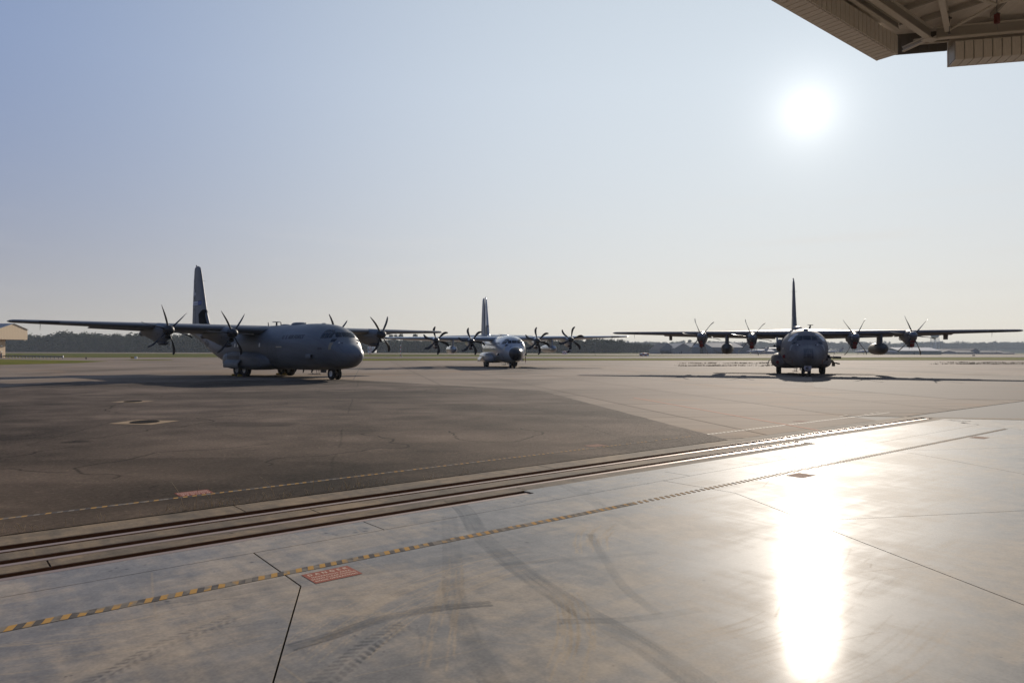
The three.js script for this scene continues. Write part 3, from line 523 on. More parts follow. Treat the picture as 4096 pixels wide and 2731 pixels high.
// ---------------------------------------------------------------- four-engined transport aircraft
const LETTER = {};
function lettering(key, w, h, paint) { return (LETTER[key] ??= print(drawn(w, h, paint), 0.55)); }
const skinDirt = (seed) => tex(1024, 1024, (i, j, o) => { // 8 m of painted skin: panel seams, rivet rows, weathering
  const u = i / 1024, v = j / 1024, n = fbm(u * 6 + seed, v * 6, 6 * 1, 5), s = fbm(u * 5 + seed, v * 48, 5, 3);
  let k = 1 + 0.34 * (n - 0.5) + 0.26 * (s - 0.5);
  const px_ = (u * 8) % 1.6, py = (v * 8 + (Math.floor(u * 5) % 2) * 0.37) % 1.1; if (px_ < 0.014 || py < 0.012) k *= 0.72;
  if ((px_ > 0.05 && px_ < 0.066 && (j % 6) < 2) || (py > 0.045 && py < 0.058 && (i % 6) < 2)) k *= 0.9;
  o[0] = o[1] = o[2] = k * 0.5;
}, false);
const SKIN = [skinDirt(0), skinDirt(3)];
const glassPane = phys(0.008, 0.01, 0.013, 0.05);
const rubber = std(0.022, 0.021, 0.021, 0.85), hubWhite = std(0.62, 0.62, 0.6, 0.45), hubGrey = std(0.2, 0.2, 0.2, 0.5), blackPaint = std(0.016, 0.016, 0.018, 0.45), oleo = std(0.5, 0.5, 0.5, 0.3, { metalness: 0.7 }), void_ = std(0.008, 0.008, 0.009, 1), whitePaint = std(0.6, 0.6, 0.58, 0.5), tanStripe = std(0.42, 0.37, 0.26, 0.6);

function makeAircraft(o) {
  const a = thing('transport_aircraft', o.label, 'aircraft', o.at[0], 0, o.at[1], -o.head, 'parked four-engined transport aircraft');
  if (o.bank) { a.rotation.order = 'YXZ'; a.rotation.x = o.bank; }
  const d1 = o.long ? 2.54 : 0, d2 = o.long ? 2.03 : 0;
  const sh = (s) => (s <= 7.2 ? s : s <= 15.4 ? s + d1 : s + d1 + d2);
  const skin = (c, r, extra = {}) => { const m = phys(c[0] * 2, c[1] * 2, c[2] * 2, r, { map: SKIN[o.skin], clearcoat: o.gloss ?? 0, clearcoatRoughness: 0.12, specularIntensity: o.spec ?? 0.7, ...extra }); return m; };
  const body = skin(o.color, o.rough), dark = skin(o.color.map((c) => c * 0.55), o.rough + 0.05), nose = o.noseColor ? skin(o.noseColor, o.noseRough ?? 0.3, { clearcoat: 0 }) : body, prop = phys(...(o.propColor ?? [0.02, 0.02, 0.022]), o.propRough ?? 0.4), black = blackPaint;
  const P = (s, y, z) => V(-s, y, z);   // s aft of the nose, y up, z to the right wing
  // -- hull sections: s, top, bottom, half width, height of the widest point
  const tab = [
    [0, 2.02, 1.98, 0.02, 2.0], [0.03, 2.16, 1.84, 0.15, 2.0], [0.1, 2.29, 1.71, 0.28, 2.0], [0.25, 2.44, 1.55, 0.45, 2.0], [0.5, 2.61, 1.36, 0.65, 2.02], [0.8, 2.76, 1.19, 0.81, 2.05], [1.1, 2.87, 1.05, 0.94, 2.1], [1.3, 2.94, 1.01, 1.05, 2.15], [1.5, 3.07, 0.98, 1.17, 2.22],
    [1.75, 3.26, 0.95, 1.3, 2.32], [1.95, 3.43, 0.93, 1.42, 2.38], [2.3, 3.84, 0.9, 1.58, 2.46], [2.6, 4.06, 0.87, 1.68, 2.5], [3.0, 4.24, 0.84, 1.79, 2.55], [3.6, 4.41, 0.8, 1.91, 2.58], [4.4, 4.53, 0.76, 2.02, 2.6],
    [5.5, 4.61, 0.73, 2.1, 2.67], [7.0, 4.65, 0.71, 2.15, 2.68], [7.4, 4.65, 0.71, 2.155, 2.68], [15.3, 4.65, 0.71, 2.155, 2.68], [15.6, 4.65, 0.72, 2.15, 2.68], [16.6, 4.65, 0.84, 2.14, 2.72], [18, 4.66, 1.16, 2.06, 2.84], [20, 4.68, 1.75, 1.86, 3.12],
    [22, 4.72, 2.38, 1.56, 3.5], [24, 4.78, 2.98, 1.2, 3.86], [26, 4.84, 3.5, 0.86, 4.15], [28, 4.85, 3.9, 0.5, 4.36], [29, 4.76, 4.08, 0.3, 4.42], [29.6, 4.5, 4.34, 0.06, 4.42]];
  const xs = tab.map((r) => sh(r[0])), f = [1, 2, 3, 4].map((k) => pchip(xs, tab.map((r) => r[k])));
  const nl = (s) => lerp(2.0, 2.3, smooth(0.3, 4, s)) ;
  const sec = (s) => ({ zt: f[0](s), zb: f[1](s), hw: f[2](s), zc: f[3](s), n: nl(s) });
  const ring = (s, m = 72) => { const q = sec(s), out = []; for (let i = 0; i < m; i++) { const th = i / m * 2 * Math.PI, c = Math.cos(th), n = Math.sin(th), e = c >= 0 ? 2 : q.n; const y = c >= 0 ? q.zc + (q.zt - q.zc) * Math.pow(c, 2 / e) : q.zc - (q.zc - q.zb) * Math.pow(-c, 2 / e); out.push(P(s, y, q.hw * Math.sign(n) * Math.pow(Math.abs(n), 2 / e))); } return out; };
  const hullZ = (s, y) => { const q = sec(s); if (y >= q.zc) { const r = clamp((y - q.zc) / (q.zt - q.zc)); return q.hw * Math.sqrt(1 - r * r); } const r = clamp((q.zc - y) / (q.zc - q.zb)); return q.hw * Math.pow(1 - Math.pow(r, q.n), 1 / q.n); };
  const hullS = (z, y) => { let lo = 0, hi = 6; const inS = (s) => { const q = sec(s); return y < q.zt && y > q.zb && hullZ(s, y) > Math.abs(z); }; for (let k = 0; k < 40; k++) { const m = (lo + hi) / 2; inS(m) ? hi = m : lo = m; } return hi; };
  const NS = 1.12, total = xs[xs.length - 1], ss = [], ns = []; for (let s = 0; s < NS; s += 0.02 + s * 0.09) ns.push(s); ns.push(NS);
  for (let s = NS + 0.003; s < 6.5; s += 0.12) ss.push(s); for (let s = 6.5; s < sh(15.6); s += 0.8) ss.push(s); for (let s = sh(15.6); s < total; s += 0.3) ss.push(s); ss.push(total);
  mesh('fuselage', loft(ss.map((s) => ring(s)), { us: ss, scale: 1 / 8 }), body, a);
  mesh('radome', loft(ns.map((s) => ring(s)), { us: ns, scale: 1 / 8 }), nose, a);

  // patches that hug the hull: corners given as (s, y) on the side, or (z, y) seen from ahead
  const lift = (fn, off, nu = 8, nv = 6) => { const g0 = grid(fn, nu, nv), p = g0.attributes.position, n = g0.attributes.normal; for (let i = 0; i < p.count; i++) { const q = V(p.getX(i), p.getY(i) - 2.5, p.getZ(i)); q.x = Math.max(0, q.x + 4); const k = (n.getX(i) * q.x + n.getY(i) * q.y + n.getZ(i) * q.z) < 0 ? -off : off; p.setXYZ(i, p.getX(i) + n.getX(i) * k, p.getY(i) + n.getY(i) * k, p.getZ(i) + n.getZ(i) * k); } g0.computeVertexNormals(); return g0; };
  const bil = (c, u, v) => [0, 1].map((k) => lerp(lerp(c[0][k], c[1][k], u), lerp(c[3][k], c[2][k], u), v));   // corners: low-aft, low-fore, high-fore, high-aft
  const side = (c, sd, off = 0.012, nu, nv) => lift((u, v) => { const [s, y] = bil(c, sd > 0 ? u : 1 - u, v); return P(s, y, sd * hullZ(s, y)); }, off, nu, nv);
  const front = (c, off = 0.012) => lift((u, v) => { const [z, y] = bil(c, u, v); return P(hullS(z, y), y, z); }, off, 6, 6);
  const rect = (s0, s1, y0, y1) => [[s1, y0], [s0, y0], [s0, y1], [s1, y1]];
  // flight deck glazing
  const pane = (g) => mesh('cockpit_window', g, glassPane, a);
  pane(front([[-0.34, 3.46], [0.34, 3.46], [0.32, 3.83], [-0.32, 3.83]]));
  for (const sd of [1, -1]) {
    pane(front([[sd * 0.4, 3.45], [sd * 0.9, 3.42], [sd * 0.8, 3.84], [sd * 0.38, 3.83]]));
    const pane2 = (g) => mesh('cockpit_window', g, o.skyPane ?? glassPane, a);
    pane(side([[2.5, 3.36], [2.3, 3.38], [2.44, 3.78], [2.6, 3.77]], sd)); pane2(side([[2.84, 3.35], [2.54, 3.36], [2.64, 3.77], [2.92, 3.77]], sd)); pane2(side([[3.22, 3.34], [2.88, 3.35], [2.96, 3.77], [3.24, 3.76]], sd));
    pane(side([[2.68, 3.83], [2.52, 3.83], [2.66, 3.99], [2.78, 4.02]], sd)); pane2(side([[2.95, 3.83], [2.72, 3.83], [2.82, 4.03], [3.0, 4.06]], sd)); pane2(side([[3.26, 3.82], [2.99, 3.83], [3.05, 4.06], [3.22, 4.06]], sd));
    pane(side([[2.2, 3.06], [1.96, 3.06], [2.0, 3.28], [2.2, 3.28]], sd));
    mesh('formation_light', side(rect(1.98, 2.2, 2.44, 2.99), sd, 0.012), o.strip ?? tanStripe, a);
    for (const [s, y] of [[1.7, 2.98], [1.55, 2.95]]) { const g0 = new THREE.SphereGeometry(0.055, 12, 8); g0.translate(-s, y, sd * hullZ(s, y)); mesh('sensor', g0, s > 1.6 ? hubWhite : void_, a); }
    for (const [s, y] of [[2.55, 2.2], [2.35, 1.75]]) mesh('pitot_probe', merge([rod(P(s, y, sd * (hullZ(s, y) - 0.05)), P(s - 0.05, y, sd * (hullZ(s, y) + 0.12)), 0.016), rod(P(s - 0.02, y, sd * (hullZ(s, y) + 0.12)), P(s - 0.42, y, sd * (hullZ(s, y) + 0.12)), 0.017, 0.01)]), dark, a);
    const port = (s, y, r) => { const g0 = lift((u, v) => { const t = u * 2 * Math.PI, rr = v * r, ss_ = s + Math.cos(t) * rr * 0.8, yy = y + Math.sin(t) * rr * 1.15; return P(ss_, yy, sd * hullZ(ss_, yy)); }, 0.012, 18, 2); mesh('porthole', g0, o.port ?? glassPane, a); };
    for (const s of [sh(10.2), sh(14.6), sh(15.2)]) port(s, 2.85, 0.17);
    // doors and hatches as raised seams
    const seam = (pts, w, name, m = dark) => { const q = [...pts, pts[0]]; const gs = []; for (let k = 0; k < q.length - 1; k++) { const [s0, y0] = q[k], [s1, y1] = q[k + 1], L = Math.hypot(s1 - s0, y1 - y0), nx = -(y1 - y0) / L * w / 2, ny = (s1 - s0) / L * w / 2; gs.push(side([[s0 + nx, y0 + ny], [s0 - nx, y0 - ny], [s1 - nx, y1 - ny], [s1 + nx, y1 + ny]], sd, 0.008, 1, 6)); } return mesh(name, merge(gs), m, a); };
    const ds = o.long ? 9.75 : 5.2; seam([[ds, 1.7], [ds, 2.8], [ds + 0.08, 2.88], [ds + 0.6, 2.88], [ds + 0.68, 2.8], [ds + 0.68, 1.7], [ds + 0.6, 1.62], [ds + 0.08, 1.62]], 0.035, 'door_seam');
    seam([[sh(17.6), 1.75], [sh(17.6), 3.3], [sh(18.5), 3.3], [sh(18.5), 1.9]], 0.03, 'door_seam');
    const bs = ds + 1.5; mesh('hull_seam', side([[bs + 0.03, 1.4], [bs, 1.4], [bs, 3.3], [bs + 0.03, 3.3]], sd, 0.008, 1, 10), dark, a);
    mesh('rescue_stripe', side(rect(ds - 1.1, ds - 0.08, 2.62, 2.72), sd), tanStripe, a); mesh('rescue_stripe', side(rect(sh(20.1), sh(21.0), 2.58, 2.66), sd), tanStripe, a);
    // air scoop on the lower forward hull
    { const s0 = 3.95, y0 = 1.72, z0 = sd * (hullZ(4.3, 1.9) + 0.06), g0 = new THREE.BoxGeometry(0.85, 0.36, 0.3, 4, 4, 4), p = g0.attributes.position; for (let i = 0; i < p.count; i++) { const u = p.getX(i) / 0.425, v = p.getY(i) / 0.18; p.setZ(i, p.getZ(i) * (1 - 0.25 * Math.pow(Math.abs(v), 3)) * (u < 0 ? 1 + 0.5 * u * 0.6 : 1)); } g0.computeVertexNormals(); g0.translate(-(s0 + 0.42), y0 + 0.18, z0); const sc = mesh('air_scoop', g0, body, a); const hole = new THREE.PlaneGeometry(0.2, 0.26); hole.rotateY(Math.PI / 2); hole.translate(-s0 + 0.012, y0 + 0.18, z0 + sd * 0.03); mesh('scoop_opening', hole, void_, sc); }
    // landing gear fairing
    const sp = [[8.9, 1.75, 1.05, 1.85], [9.3, 1.95, 0.86, 2.25], [10, 2.12, 0.7, 2.6], [11, 2.24, 0.62, 2.86], [12, 2.28, 0.6, 2.95], [15.4, 2.28, 0.6, 2.95], [16.2, 2.22, 0.66, 2.85], [17, 2.05, 0.8, 2.5], [17.6, 1.8, 1.0, 2.0]];
    const sx = sp.map((r) => r[0] + d1), sf = [1, 2, 3].map((k) => pchip(sx, sp.map((r) => r[k]))), fr = [], fu = [];
    const fairing = (s, th) => { const zt = sf[0](s), zb = sf[1](s), ow = sf[2](s), zc = (zt + zb) / 2, w = (ow - 1.2), c = Math.cos(th), n = Math.sin(th), e = 2 / 3.2; return P(s, zc + (zt - zb) / 2 * Math.sign(c) * Math.pow(Math.abs(c), e), sd * (1.2 + w * Math.sign(n) * Math.pow(Math.abs(n), e))); };
    for (let s = sx[0]; s <= sx[sx.length - 1] + 0.001; s += 0.15) { const r = []; for (let i = 0; i < 48; i++) r.push(fairing(s, i / 48 * 2 * Math.PI)); fr.push(r); fu.push(s); }
    const fair = mesh('gear_fairing', loft(fr, { us: fu, scale: 1 / 8 }), body, a);
    const vent = new THREE.TorusGeometry(0.17, 0.05, 8, 20); vent.scale(0.8, 1.5, 1); vent.rotateY(sd * 0.75 + (sd < 0 ? Math.PI : 0)); vent.translate(-(9.55 + d1), 1.22, sd * 2.32); mesh('fairing_vent', vent, dark, fair);
    // open main gear door bulging beside the wheels
    { const gd = grid((u, v) => { const s = lerp(12.0, 15.0, u) + d1, t = lerp(-0.15, 1, v) * 1.9, r = 0.62; return P(s, 1.0 + Math.cos(t) * r * 0.95 - (1 - v) * 0, sd * (2.72 + Math.sin(t) * r)); }, 10, 14); const gd2 = gd.clone(); gd2.scale(1, 1, 1); gd2.translate(0, -0.012, -sd * 0.05); mesh('gear_door', merge([gd, gd2]), body, a); }
    // main wheels
    for (const w of [-0.77, 0.77]) {
      const wg = group('main_wheel', a); wg.position.set(-(13.53 + d1 + w), 0.69, sd * 2.19);
      const prof = [[0.36, -0.19], [0.5, -0.24], [0.63, -0.235], [0.685, -0.17], [0.70, -0.06], [0.70, 0.06], [0.685, 0.17], [0.63, 0.235], [0.5, 0.24], [0.36, 0.19]].map(([r, y]) => new THREE.Vector2(r, y));
      const ty = new THREE.LatheGeometry(prof, 40); ty.rotateX(Math.PI / 2); mesh('tyre', ty, rubber, wg);
      const hb = new THREE.LatheGeometry([[0.0, 0.10], [0.12, 0.11], [0.16, 0.05], [0.28, 0.04], [0.33, 0.14], [0.37, 0.19]].map(([r, y]) => new THREE.Vector2(r, y)), 28); const hb2 = hb.clone(); hb.rotateX(Math.PI / 2); hb2.rotateX(-Math.PI / 2); mesh('rim', merge([hb, hb2]), o.hub ?? hubWhite, wg);
    }
    mesh('gear_strut', rod(P(13.53 + d1, 0.7, sd * 2.0), P(13.53 + d1, 1.6, sd * 2.0), 0.12), dark, a);
    mesh('gear_beam', rod(P(12.76 + d1, 0.69, sd * 2.0), P(14.3 + d1, 0.69, sd * 2.0), 0.09), dark, a);
    // nose wheels
    const wg = group('nose_wheel', a); wg.position.set(-3.75, 0.49, sd * 0.27);
    const prof = [[0.24, -0.1], [0.36, -0.14], [0.45, -0.13], [0.49, -0.07], [0.495, 0], [0.49, 0.07], [0.45, 0.13], [0.36, 0.14], [0.24, 0.1]].map(([r, y]) => new THREE.Vector2(r, y));
    const ty = new THREE.LatheGeometry(prof, 36); ty.rotateX(Math.PI / 2); mesh('tyre', ty, rubber, wg);
    const hb = new THREE.LatheGeometry([[0, 0.07], [0.07, 0.08], [0.1, 0.04], [0.2, 0.05], [0.245, 0.105]].map(([r, y]) => new THREE.Vector2(r, y)), 24); const hb2 = hb.clone(); hb.rotateX(Math.PI / 2); hb2.rotateX(-Math.PI / 2); mesh('rim', merge([hb, hb2]), o.hub ?? hubWhite, wg);
    mesh('nose_gear_door', box(0.9, 0.26, 0.025, -4.75, 0.68, sd * 0.45), dark, a);
  }
  mesh('nose_gear_leg', merge([rod(P(3.75, 0.49, -0.2), P(3.75, 0.49, 0.2), 0.06), rod(P(3.75, 0.5, 0), P(3.6, 1.1, 0), 0.075), rod(P(3.9, 0.55, 0), P(4.3, 0.95, 0), 0.035)]), oleo, a);
  mesh('entry_step', merge([box(1.3, 0.03, 0.5, -5.4, 0.42, 0.9), rod(P(4.8, 0.42, 0.8), P(4.9, 0.8, 0.8), 0.02), rod(P(5.9, 0.42, 0.8), P(6.0, 0.8, 0.8), 0.02), rod(P(4.8, 0.42, 1.0), P(4.9, 0.8, 1.0), 0.02)]), dark, a);
  for (const [s, z, l] of [[6.6, 0.4, 0.2], [7.9, -0.3, 0.28], [9.2, 0.5, 0.22], [8.8, 0, 0.3]]) mesh('belly_antenna', loft([0, 1].map((k) => { const c = 0.3 - k * 0.14, y = 0.74 - k * l, r = []; for (let i = 0; i < 10; i++) { const t = i / 10 * 6.283; r.push(P(s + k * 0.12 + Math.cos(t) * c / 2, y, z + Math.sin(t) * 0.02)); } return r; })), dark, a);

  // -- lifting surfaces
  const foil = (n) => { const up = [], lo = []; for (let i = 0; i <= n; i++) { const x = 0.5 * (1 - Math.cos(Math.PI * i / n)), t = 5 * (0.2969 * Math.sqrt(x) - 0.126 * x - 0.3516 * x * x + 0.2843 * x ** 3 - 0.1036 * x ** 4), c = 0.08 * x * (1 - x); up.push([x, t, c]); lo.push([x, -t, c]); } return [...up, ...lo.reverse().slice(1, -1)]; };
  const F = foil(16);
  const wingAt = (y) => { const k = smooth(0, 1, 0) + clamp((y - 5.2) / 15); return { le: lerp(10.42, 11.72, k) + d1, te: lerp(15.3, 13.85, k) + d1, mid: lerp(4.18, 4.47, y / 20.2), th: lerp(0.86, 0.25, Math.pow(y / 20.2, 1.05)) }; };
  const wingRing = (y, sd, shrink = 1) => { const w = wingAt(y), c = w.te - w.le, m = (w.le + w.te) / 2; return F.map(([x, t, cb]) => P(m + (w.le + c * x - m) * shrink, w.mid + (t * w.th / 1.0 + cb * w.th) * shrink, sd * y)); };
  for (const sd of [1, -1]) {
    const ys = [0.2, 1, 2, 3.5, 5, 5.4, 7, 9, 11, 13, 15, 17, 19, 19.7], rings = ys.map((y) => wingRing(y, sd)); rings.push(wingRing(19.95, sd, 0.93), wingRing(20.12, sd, 0.78), wingRing(20.2, sd, 0.5)); ys.push(19.95, 20.12, 20.2);
    const wing = mesh('wing', loft(rings, { us: ys, scale: 1 / 8 }), body, a);
    // wing root fairing
    // flaps, drooping a little
    for (const [y0, y1, dr] of [[2.5, 9.2, 0.20], [9.35, 14.6, 0.20]]) {
      const rs = [0, 1].map((k) => { const y = k ? y1 : y0, w = wingAt(y), c = w.te - w.le, h0 = w.le + c * 0.74, L = c * 0.29, y00 = w.mid - w.th * 0.22; return [[0, 0.05], [0.06, 0.10], [0.35, 0.075], [1, 0.004], [1, -0.004], [0.35, -0.06], [0.06, -0.07], [0, -0.03]].map(([u, t]) => P(h0 + L * u * Math.cos(dr) , y00 + L * t - L * u * Math.sin(dr), sd * y)); });
      mesh('flap', loft(rs, { us: [y0, y1], scale: 1 / 8 }), body, wing);
    }
    // dark lamp strip on the leading edge near the tip
    mesh('leading_edge_strip', grid((u, v) => { const y = lerp(17.2, 18.5, u), w = wingAt(y), c = w.te - w.le, q = (v - 0.5) * 2, x = q * q * 0.06, t = 5 * (0.2969 * Math.sqrt(x) - 0.126 * x - 0.3516 * x * x); return P(w.le + c * x - 0.012, w.mid + Math.sign(q) * t * w.th * 1.02, sd * y); }, 4, 12), black, wing);
    mesh('wing_antenna', rod(P(wingAt(17.4).te - 0.5, wingAt(17.4).mid, sd * 18.0), P(wingAt(17.4).te - 0.4, wingAt(17.4).mid - 0.55, sd * 18.0), 0.02, 0.01, 6), dark, wing);
    const tip = new THREE.SphereGeometry(0.06, 10, 8); tip.scale(2, 1, 1); tip.translate(-(12.2 + d1), 4.47, sd * 20.2); mesh('tip_light', tip, glassPane, wing);
  }
  // tail
  const finZ = [4.3, 4.75, 4.95, 5.2, 6.5, 8.5, 10.4, 11.1, 11.42, 11.55, 11.6], finLE = pchip([4.3, 4.75, 4.95, 5.2, 11.0, 11.42, 11.6], [21.6, 22.6, 23.9, 24.35, 26.62, 26.85, 27.4].map(sh)), finTE = pchip([4.3, 11.1, 11.42, 11.6], [29.05, 28.5, 28.4, 28.0].map(sh));
  const finHalf = (z, x) => { const c = finTE(z) - finLE(z), t = 5 * (0.2969 * Math.sqrt(x) - 0.126 * x - 0.3516 * x * x + 0.2843 * x ** 3 - 0.1036 * x ** 4); return t * c * 0.14 * (z > 11.3 ? 0.7 : 1) * (z < 5 ? 0.8 : 1); };
  const HX = 0.70;
  const finRing = (z) => { const L = finLE(z), c = finTE(z) - L, r = []; for (let i = 0; i <= 14; i++) { const x = HX * 0.5 * (1 - Math.cos(Math.PI * Math.min(1, i / 14))); r.push(P(L + c * x, z, finHalf(z, x))); } for (let i = 14; i > 0; i--) { const x = HX * 0.5 * (1 - Math.cos(Math.PI * i / 14)); r.push(P(L + c * x, z, -finHalf(z, x))); } return r; };
  mesh('fin', loft(finZ.map(finRing), { us: finZ, scale: 1 / 8 }), body, a);
  { const rd = group('rudder', a), hs = finLE(5) + (finTE(5) - finLE(5)) * 0.71; rd.position.set(-hs, 0, 0); rd.rotation.y = o.rudder ?? 0; const zs = finZ.slice(2, -1); const rr = zs.map((z) => { const L = finLE(z), c = finTE(z) - L, r = []; for (let i = 0; i <= 6; i++) { const x = 0.712 + 0.288 * i / 6; r.push(V(-(L + c * x) + hs, z, finHalf(z, Math.min(0.999, x)) + 0.004)); } for (let i = 6; i >= 0; i--) { const x = 0.712 + 0.288 * i / 6; r.push(V(-(L + c * x) + hs, z, -finHalf(z, Math.min(0.999, x)) - 0.004)); } return r; }); mesh('rudder_skin', loft(rr, { us: zs, scale: 1 / 8 }), o.shadedRudderColor ? skin(o.shadedRudderColor, o.rough) : body, rd); }
  const stab = []; const su = []; for (let k = -8; k <= 8; k++) { const y = k, q = Math.abs(k) / 8, le = sh(lerp(24.7, 26.4, q)), te = sh(lerp(28.9, 28.5, q)), th = lerp(0.5, 0.2, q), sc = Math.abs(k) === 8 ? 0.85 : 1; stab.push(F.map(([x, t]) => P(le + (te - le) * x, 4.92 + t * th * sc, y))); su.push(k); }
  mesh('tailplane', loft(stab, { us: su, scale: 1 / 8 }), body, a);
  const bc = new THREE.CylinderGeometry(0.06, 0.09, 0.16, 12); bc.translate(-sh(27.9), 11.66, 0); mesh('fin_beacon', bc, dark, a);
  for (const sd of [1, -1]) mesh('fin_probe', rod(P(finLE(9.9), 9.9, 0), P(finLE(9.9) + 0.15, 9.92, sd * 0.42), 0.018, 0.01, 6), dark, a);
  // fin markings
  const finPatch = (s0, s1, z0, z1, sd, m, name, lean = 0) => mesh(name, grid((u, v) => { const z = lerp(z0, z1, v), w = sd > 0 ? u : 1 - u, s = lerp(s1, s0, w) + lean * (v - 0.5), L = finLE(z), c = finTE(z) - L, x = clamp((s - L) / c, 0.001, 0.999); return P(s, z, sd * (finHalf(z, x) + 0.014)); }, 6, 4), m, a);
  for (const sd of [1, -1]) {
    const dm = o.finDark ?? phys(0.009, 0.009, 0.01, 0.85, { specularIntensity: 0.15 });
    mesh('fin_root_panel', grid((u, v) => { const z = lerp(5.1, 6.75, v), L = finLE(z), c = finTE(z) - L, reach = v < 0.12 ? 0.3 : v < 0.72 ? 0.42 : lerp(0.42, 0.12, (v - 0.72) / 0.28), x = reach * (1 - u) + 0.0008; return P(L + c * x - (u > 0.99 ? 0.015 : 0), z, sd * (finHalf(z, x) + 0.013)); }, 10, 16), dm, a);
    o.finMarks?.(finPatch, sd, finLE, finTE);
  }

  // -- engines
  const engines = [[1, 10.14, 3.985, 0], [1, 4.955, 3.835, 1], [-1, 4.955, 3.835, 2], [-1, 10.14, 3.985, 3]];
  for (const [sd, y, hz, k] of engines) {
    const n = group('engine_nacelle', a); n.position.set(-(9.34 + d1), hz, sd * y);
    const tabn = [[0.22, 0.40, -0.42, 0.40], [0.34, 0.46, -0.72, 0.45], [0.6, 0.52, -0.92, 0.5], [1.1, 0.57, -1.06, 0.54], [1.8, 0.61, -1.10, 0.56], [2.6, 0.63, -1.0, 0.55], [3.4, 0.6, -0.82, 0.52], [4.4, 0.45, -0.62, 0.46], [5.3, 0.2, -0.46, 0.36], [6.1, -0.05, -0.38, 0.22]];
    const nx = tabn.map((r) => r[0]), nf = [1, 2, 3].map((q) => pchip(nx, tabn.map((r) => r[q]))), rr = [], ru = [];
    for (let x = 0.22; x <= 6.1; x += 0.14) { const t = nf[0](x), b = nf[1](x), w = nf[2](x), zc = 0.02 + (t + b) * 0.12, r = []; for (let i = 0; i < 36; i++) { const th = i / 36 * 6.28319, c = Math.cos(th), s2 = Math.sin(th); r.push(V(-x, c >= 0 ? zc + (t - zc) * Math.pow(c, 0.9) : zc - (zc - b) * Math.pow(-c, 0.95), s2 * w * (c < 0 ? 1 - 0.42 * Math.pow(-c, 1.6) : 1))); } rr.push(r); ru.push(x); }
    mesh('cowling', loft(rr, { us: ru, scale: 1 / 8 }), body, n);
    // intake lip below the spinner and cooler scoop under the chin
    const lip = new THREE.TorusGeometry(0.235, 0.045, 10, 28); lip.scale(1.05, 0.72, 1); lip.rotateY(Math.PI / 2); lip.translate(-0.27, -0.60, 0); mesh('intake_lip', lip, body, n);
    const throat = new THREE.CircleGeometry(0.235, 28); throat.scale(1.05, 0.72, 1); throat.rotateY(Math.PI / 2); throat.translate(-0.245, -0.60, 0); mesh('intake', throat, o.cover ?? void_, n);
    const chin = [[0.5, 0.06], [0.56, 0.13], [1.0, 0.17], [1.7, 0.15], [2.3, 0.03]].map(([x, q]) => { const r = []; for (let i = 0; i < 20; i++) { const t = i / 20 * 6.283; r.push(V(-x, -1.02 + Math.sin(t) * q - (x > 1.8 ? -0.06 : 0.02), Math.cos(t) * q * 1.7)); } return r; });
    mesh('cooler_scoop', loft(chin), o.chin ?? dark, n); if (o.cover) { const cv = new THREE.CircleGeometry(0.15, 20); cv.scale(1.4, 1, 1); cv.rotateY(Math.PI / 2); cv.translate(-0.49, -1.0, 0); mesh('scoop_cover', cv, o.cover, n); mesh('cover_strap', merge([rod(V(-0.3, -0.66, 0.05), V(-0.46, -1.02, 0.03), 0.02), rod(V(-0.46, -1.1, 0), V(-0.46, -1.36, 0.02), 0.012)]), o.cover, n); mesh('red_apron', grid((u, v) => { const x = lerp(0.30, 0.5, v), b = nf[1](x); return V(-x + 0.02, lerp(-0.5, -1.06, v), (u - 0.5) * lerp(0.42, 0.34, v)); }, 4, 4), o.cover, n); }
    mesh('exhaust', (() => { const g0 = new THREE.CylinderGeometry(0.22, 0.26, 0.6, 24, 1, true); g0.rotateZ(Math.PI / 2 + 0.1); g0.translate(-6.0, -0.18, 0); return g0; })(), dark, n);
    const vt = box(0.03, 0.16, 0.01, -1.0, -0.35, sd * 0.52); mesh('cowl_slot', vt, void_, n);
    mesh('drain_mast', rod(V(-1.6, -1.05, 0.05), V(-1.7, -1.36, 0.05), 0.02), dark, n);
    // propeller
    const pr = group('propeller', a); pr.position.copy(n.position);
    const prof = [[0, 0.62], [0.1, 0.605], [0.2, 0.55], [0.28, 0.46], [0.345, 0.32], [0.38, 0.15], [0.39, 0], [0.39, -0.2], [0.36, -0.205], [0, -0.205]].map(([r, h]) => new THREE.Vector2(r, h)); const sg = new THREE.LatheGeometry(prof, 36); sg.rotateZ(-Math.PI / 2); mesh('spinner', sg, o.spin ?? prop, pr);
    const R = 2.055, beta0 = o.pitch, blade = [];
    const ch = pchip([0.3, 0.42, 0.7, 1.1, 1.5, 1.8, 1.97, 2.04, 2.055], [0.15, 0.18, 0.27, 0.36, 0.40, 0.38, 0.28, 0.14, 0.03]), sw = pchip([0.3, 0.8, 1.2, 1.6, 2.055], [0, -0.06, -0.075, -0.01, 0.27]), thk = pchip([0.3, 0.5, 1, 2.055], [0.14, 0.10, 0.065, 0.035]);
    for (let r = 0.3; r < 2.056; r += 0.0585) {
      const be = beta0 + (0.75 - r / R) * 0.62, c = ch(r), q = sw(r), ringp = [];
      for (let i = 0; i < 16; i++) { const t = i / 16 * 6.28319, u = Math.cos(t) * c / 2 + q, w = Math.sin(t) * thk(r) / 2 * (1 - 0.3 * Math.cos(t)); // u towards the trailing edge
        ringp.push(V(-u * Math.sin(be) + w * Math.cos(be), r, -(u * Math.cos(be) + w * Math.sin(be)))); } blade.push(ringp);
    }
    const bg = loft(blade); const band = loft(blade.slice(21, 23).map((rg) => rg.map((p) => { const q = p.clone(); const cx = rg.reduce((m, v) => m.add(v), V(0, 0, 0)).divideScalar(16); q.sub(cx).multiplyScalar(1.06).add(cx); return q; })), { capA: false, capB: false });
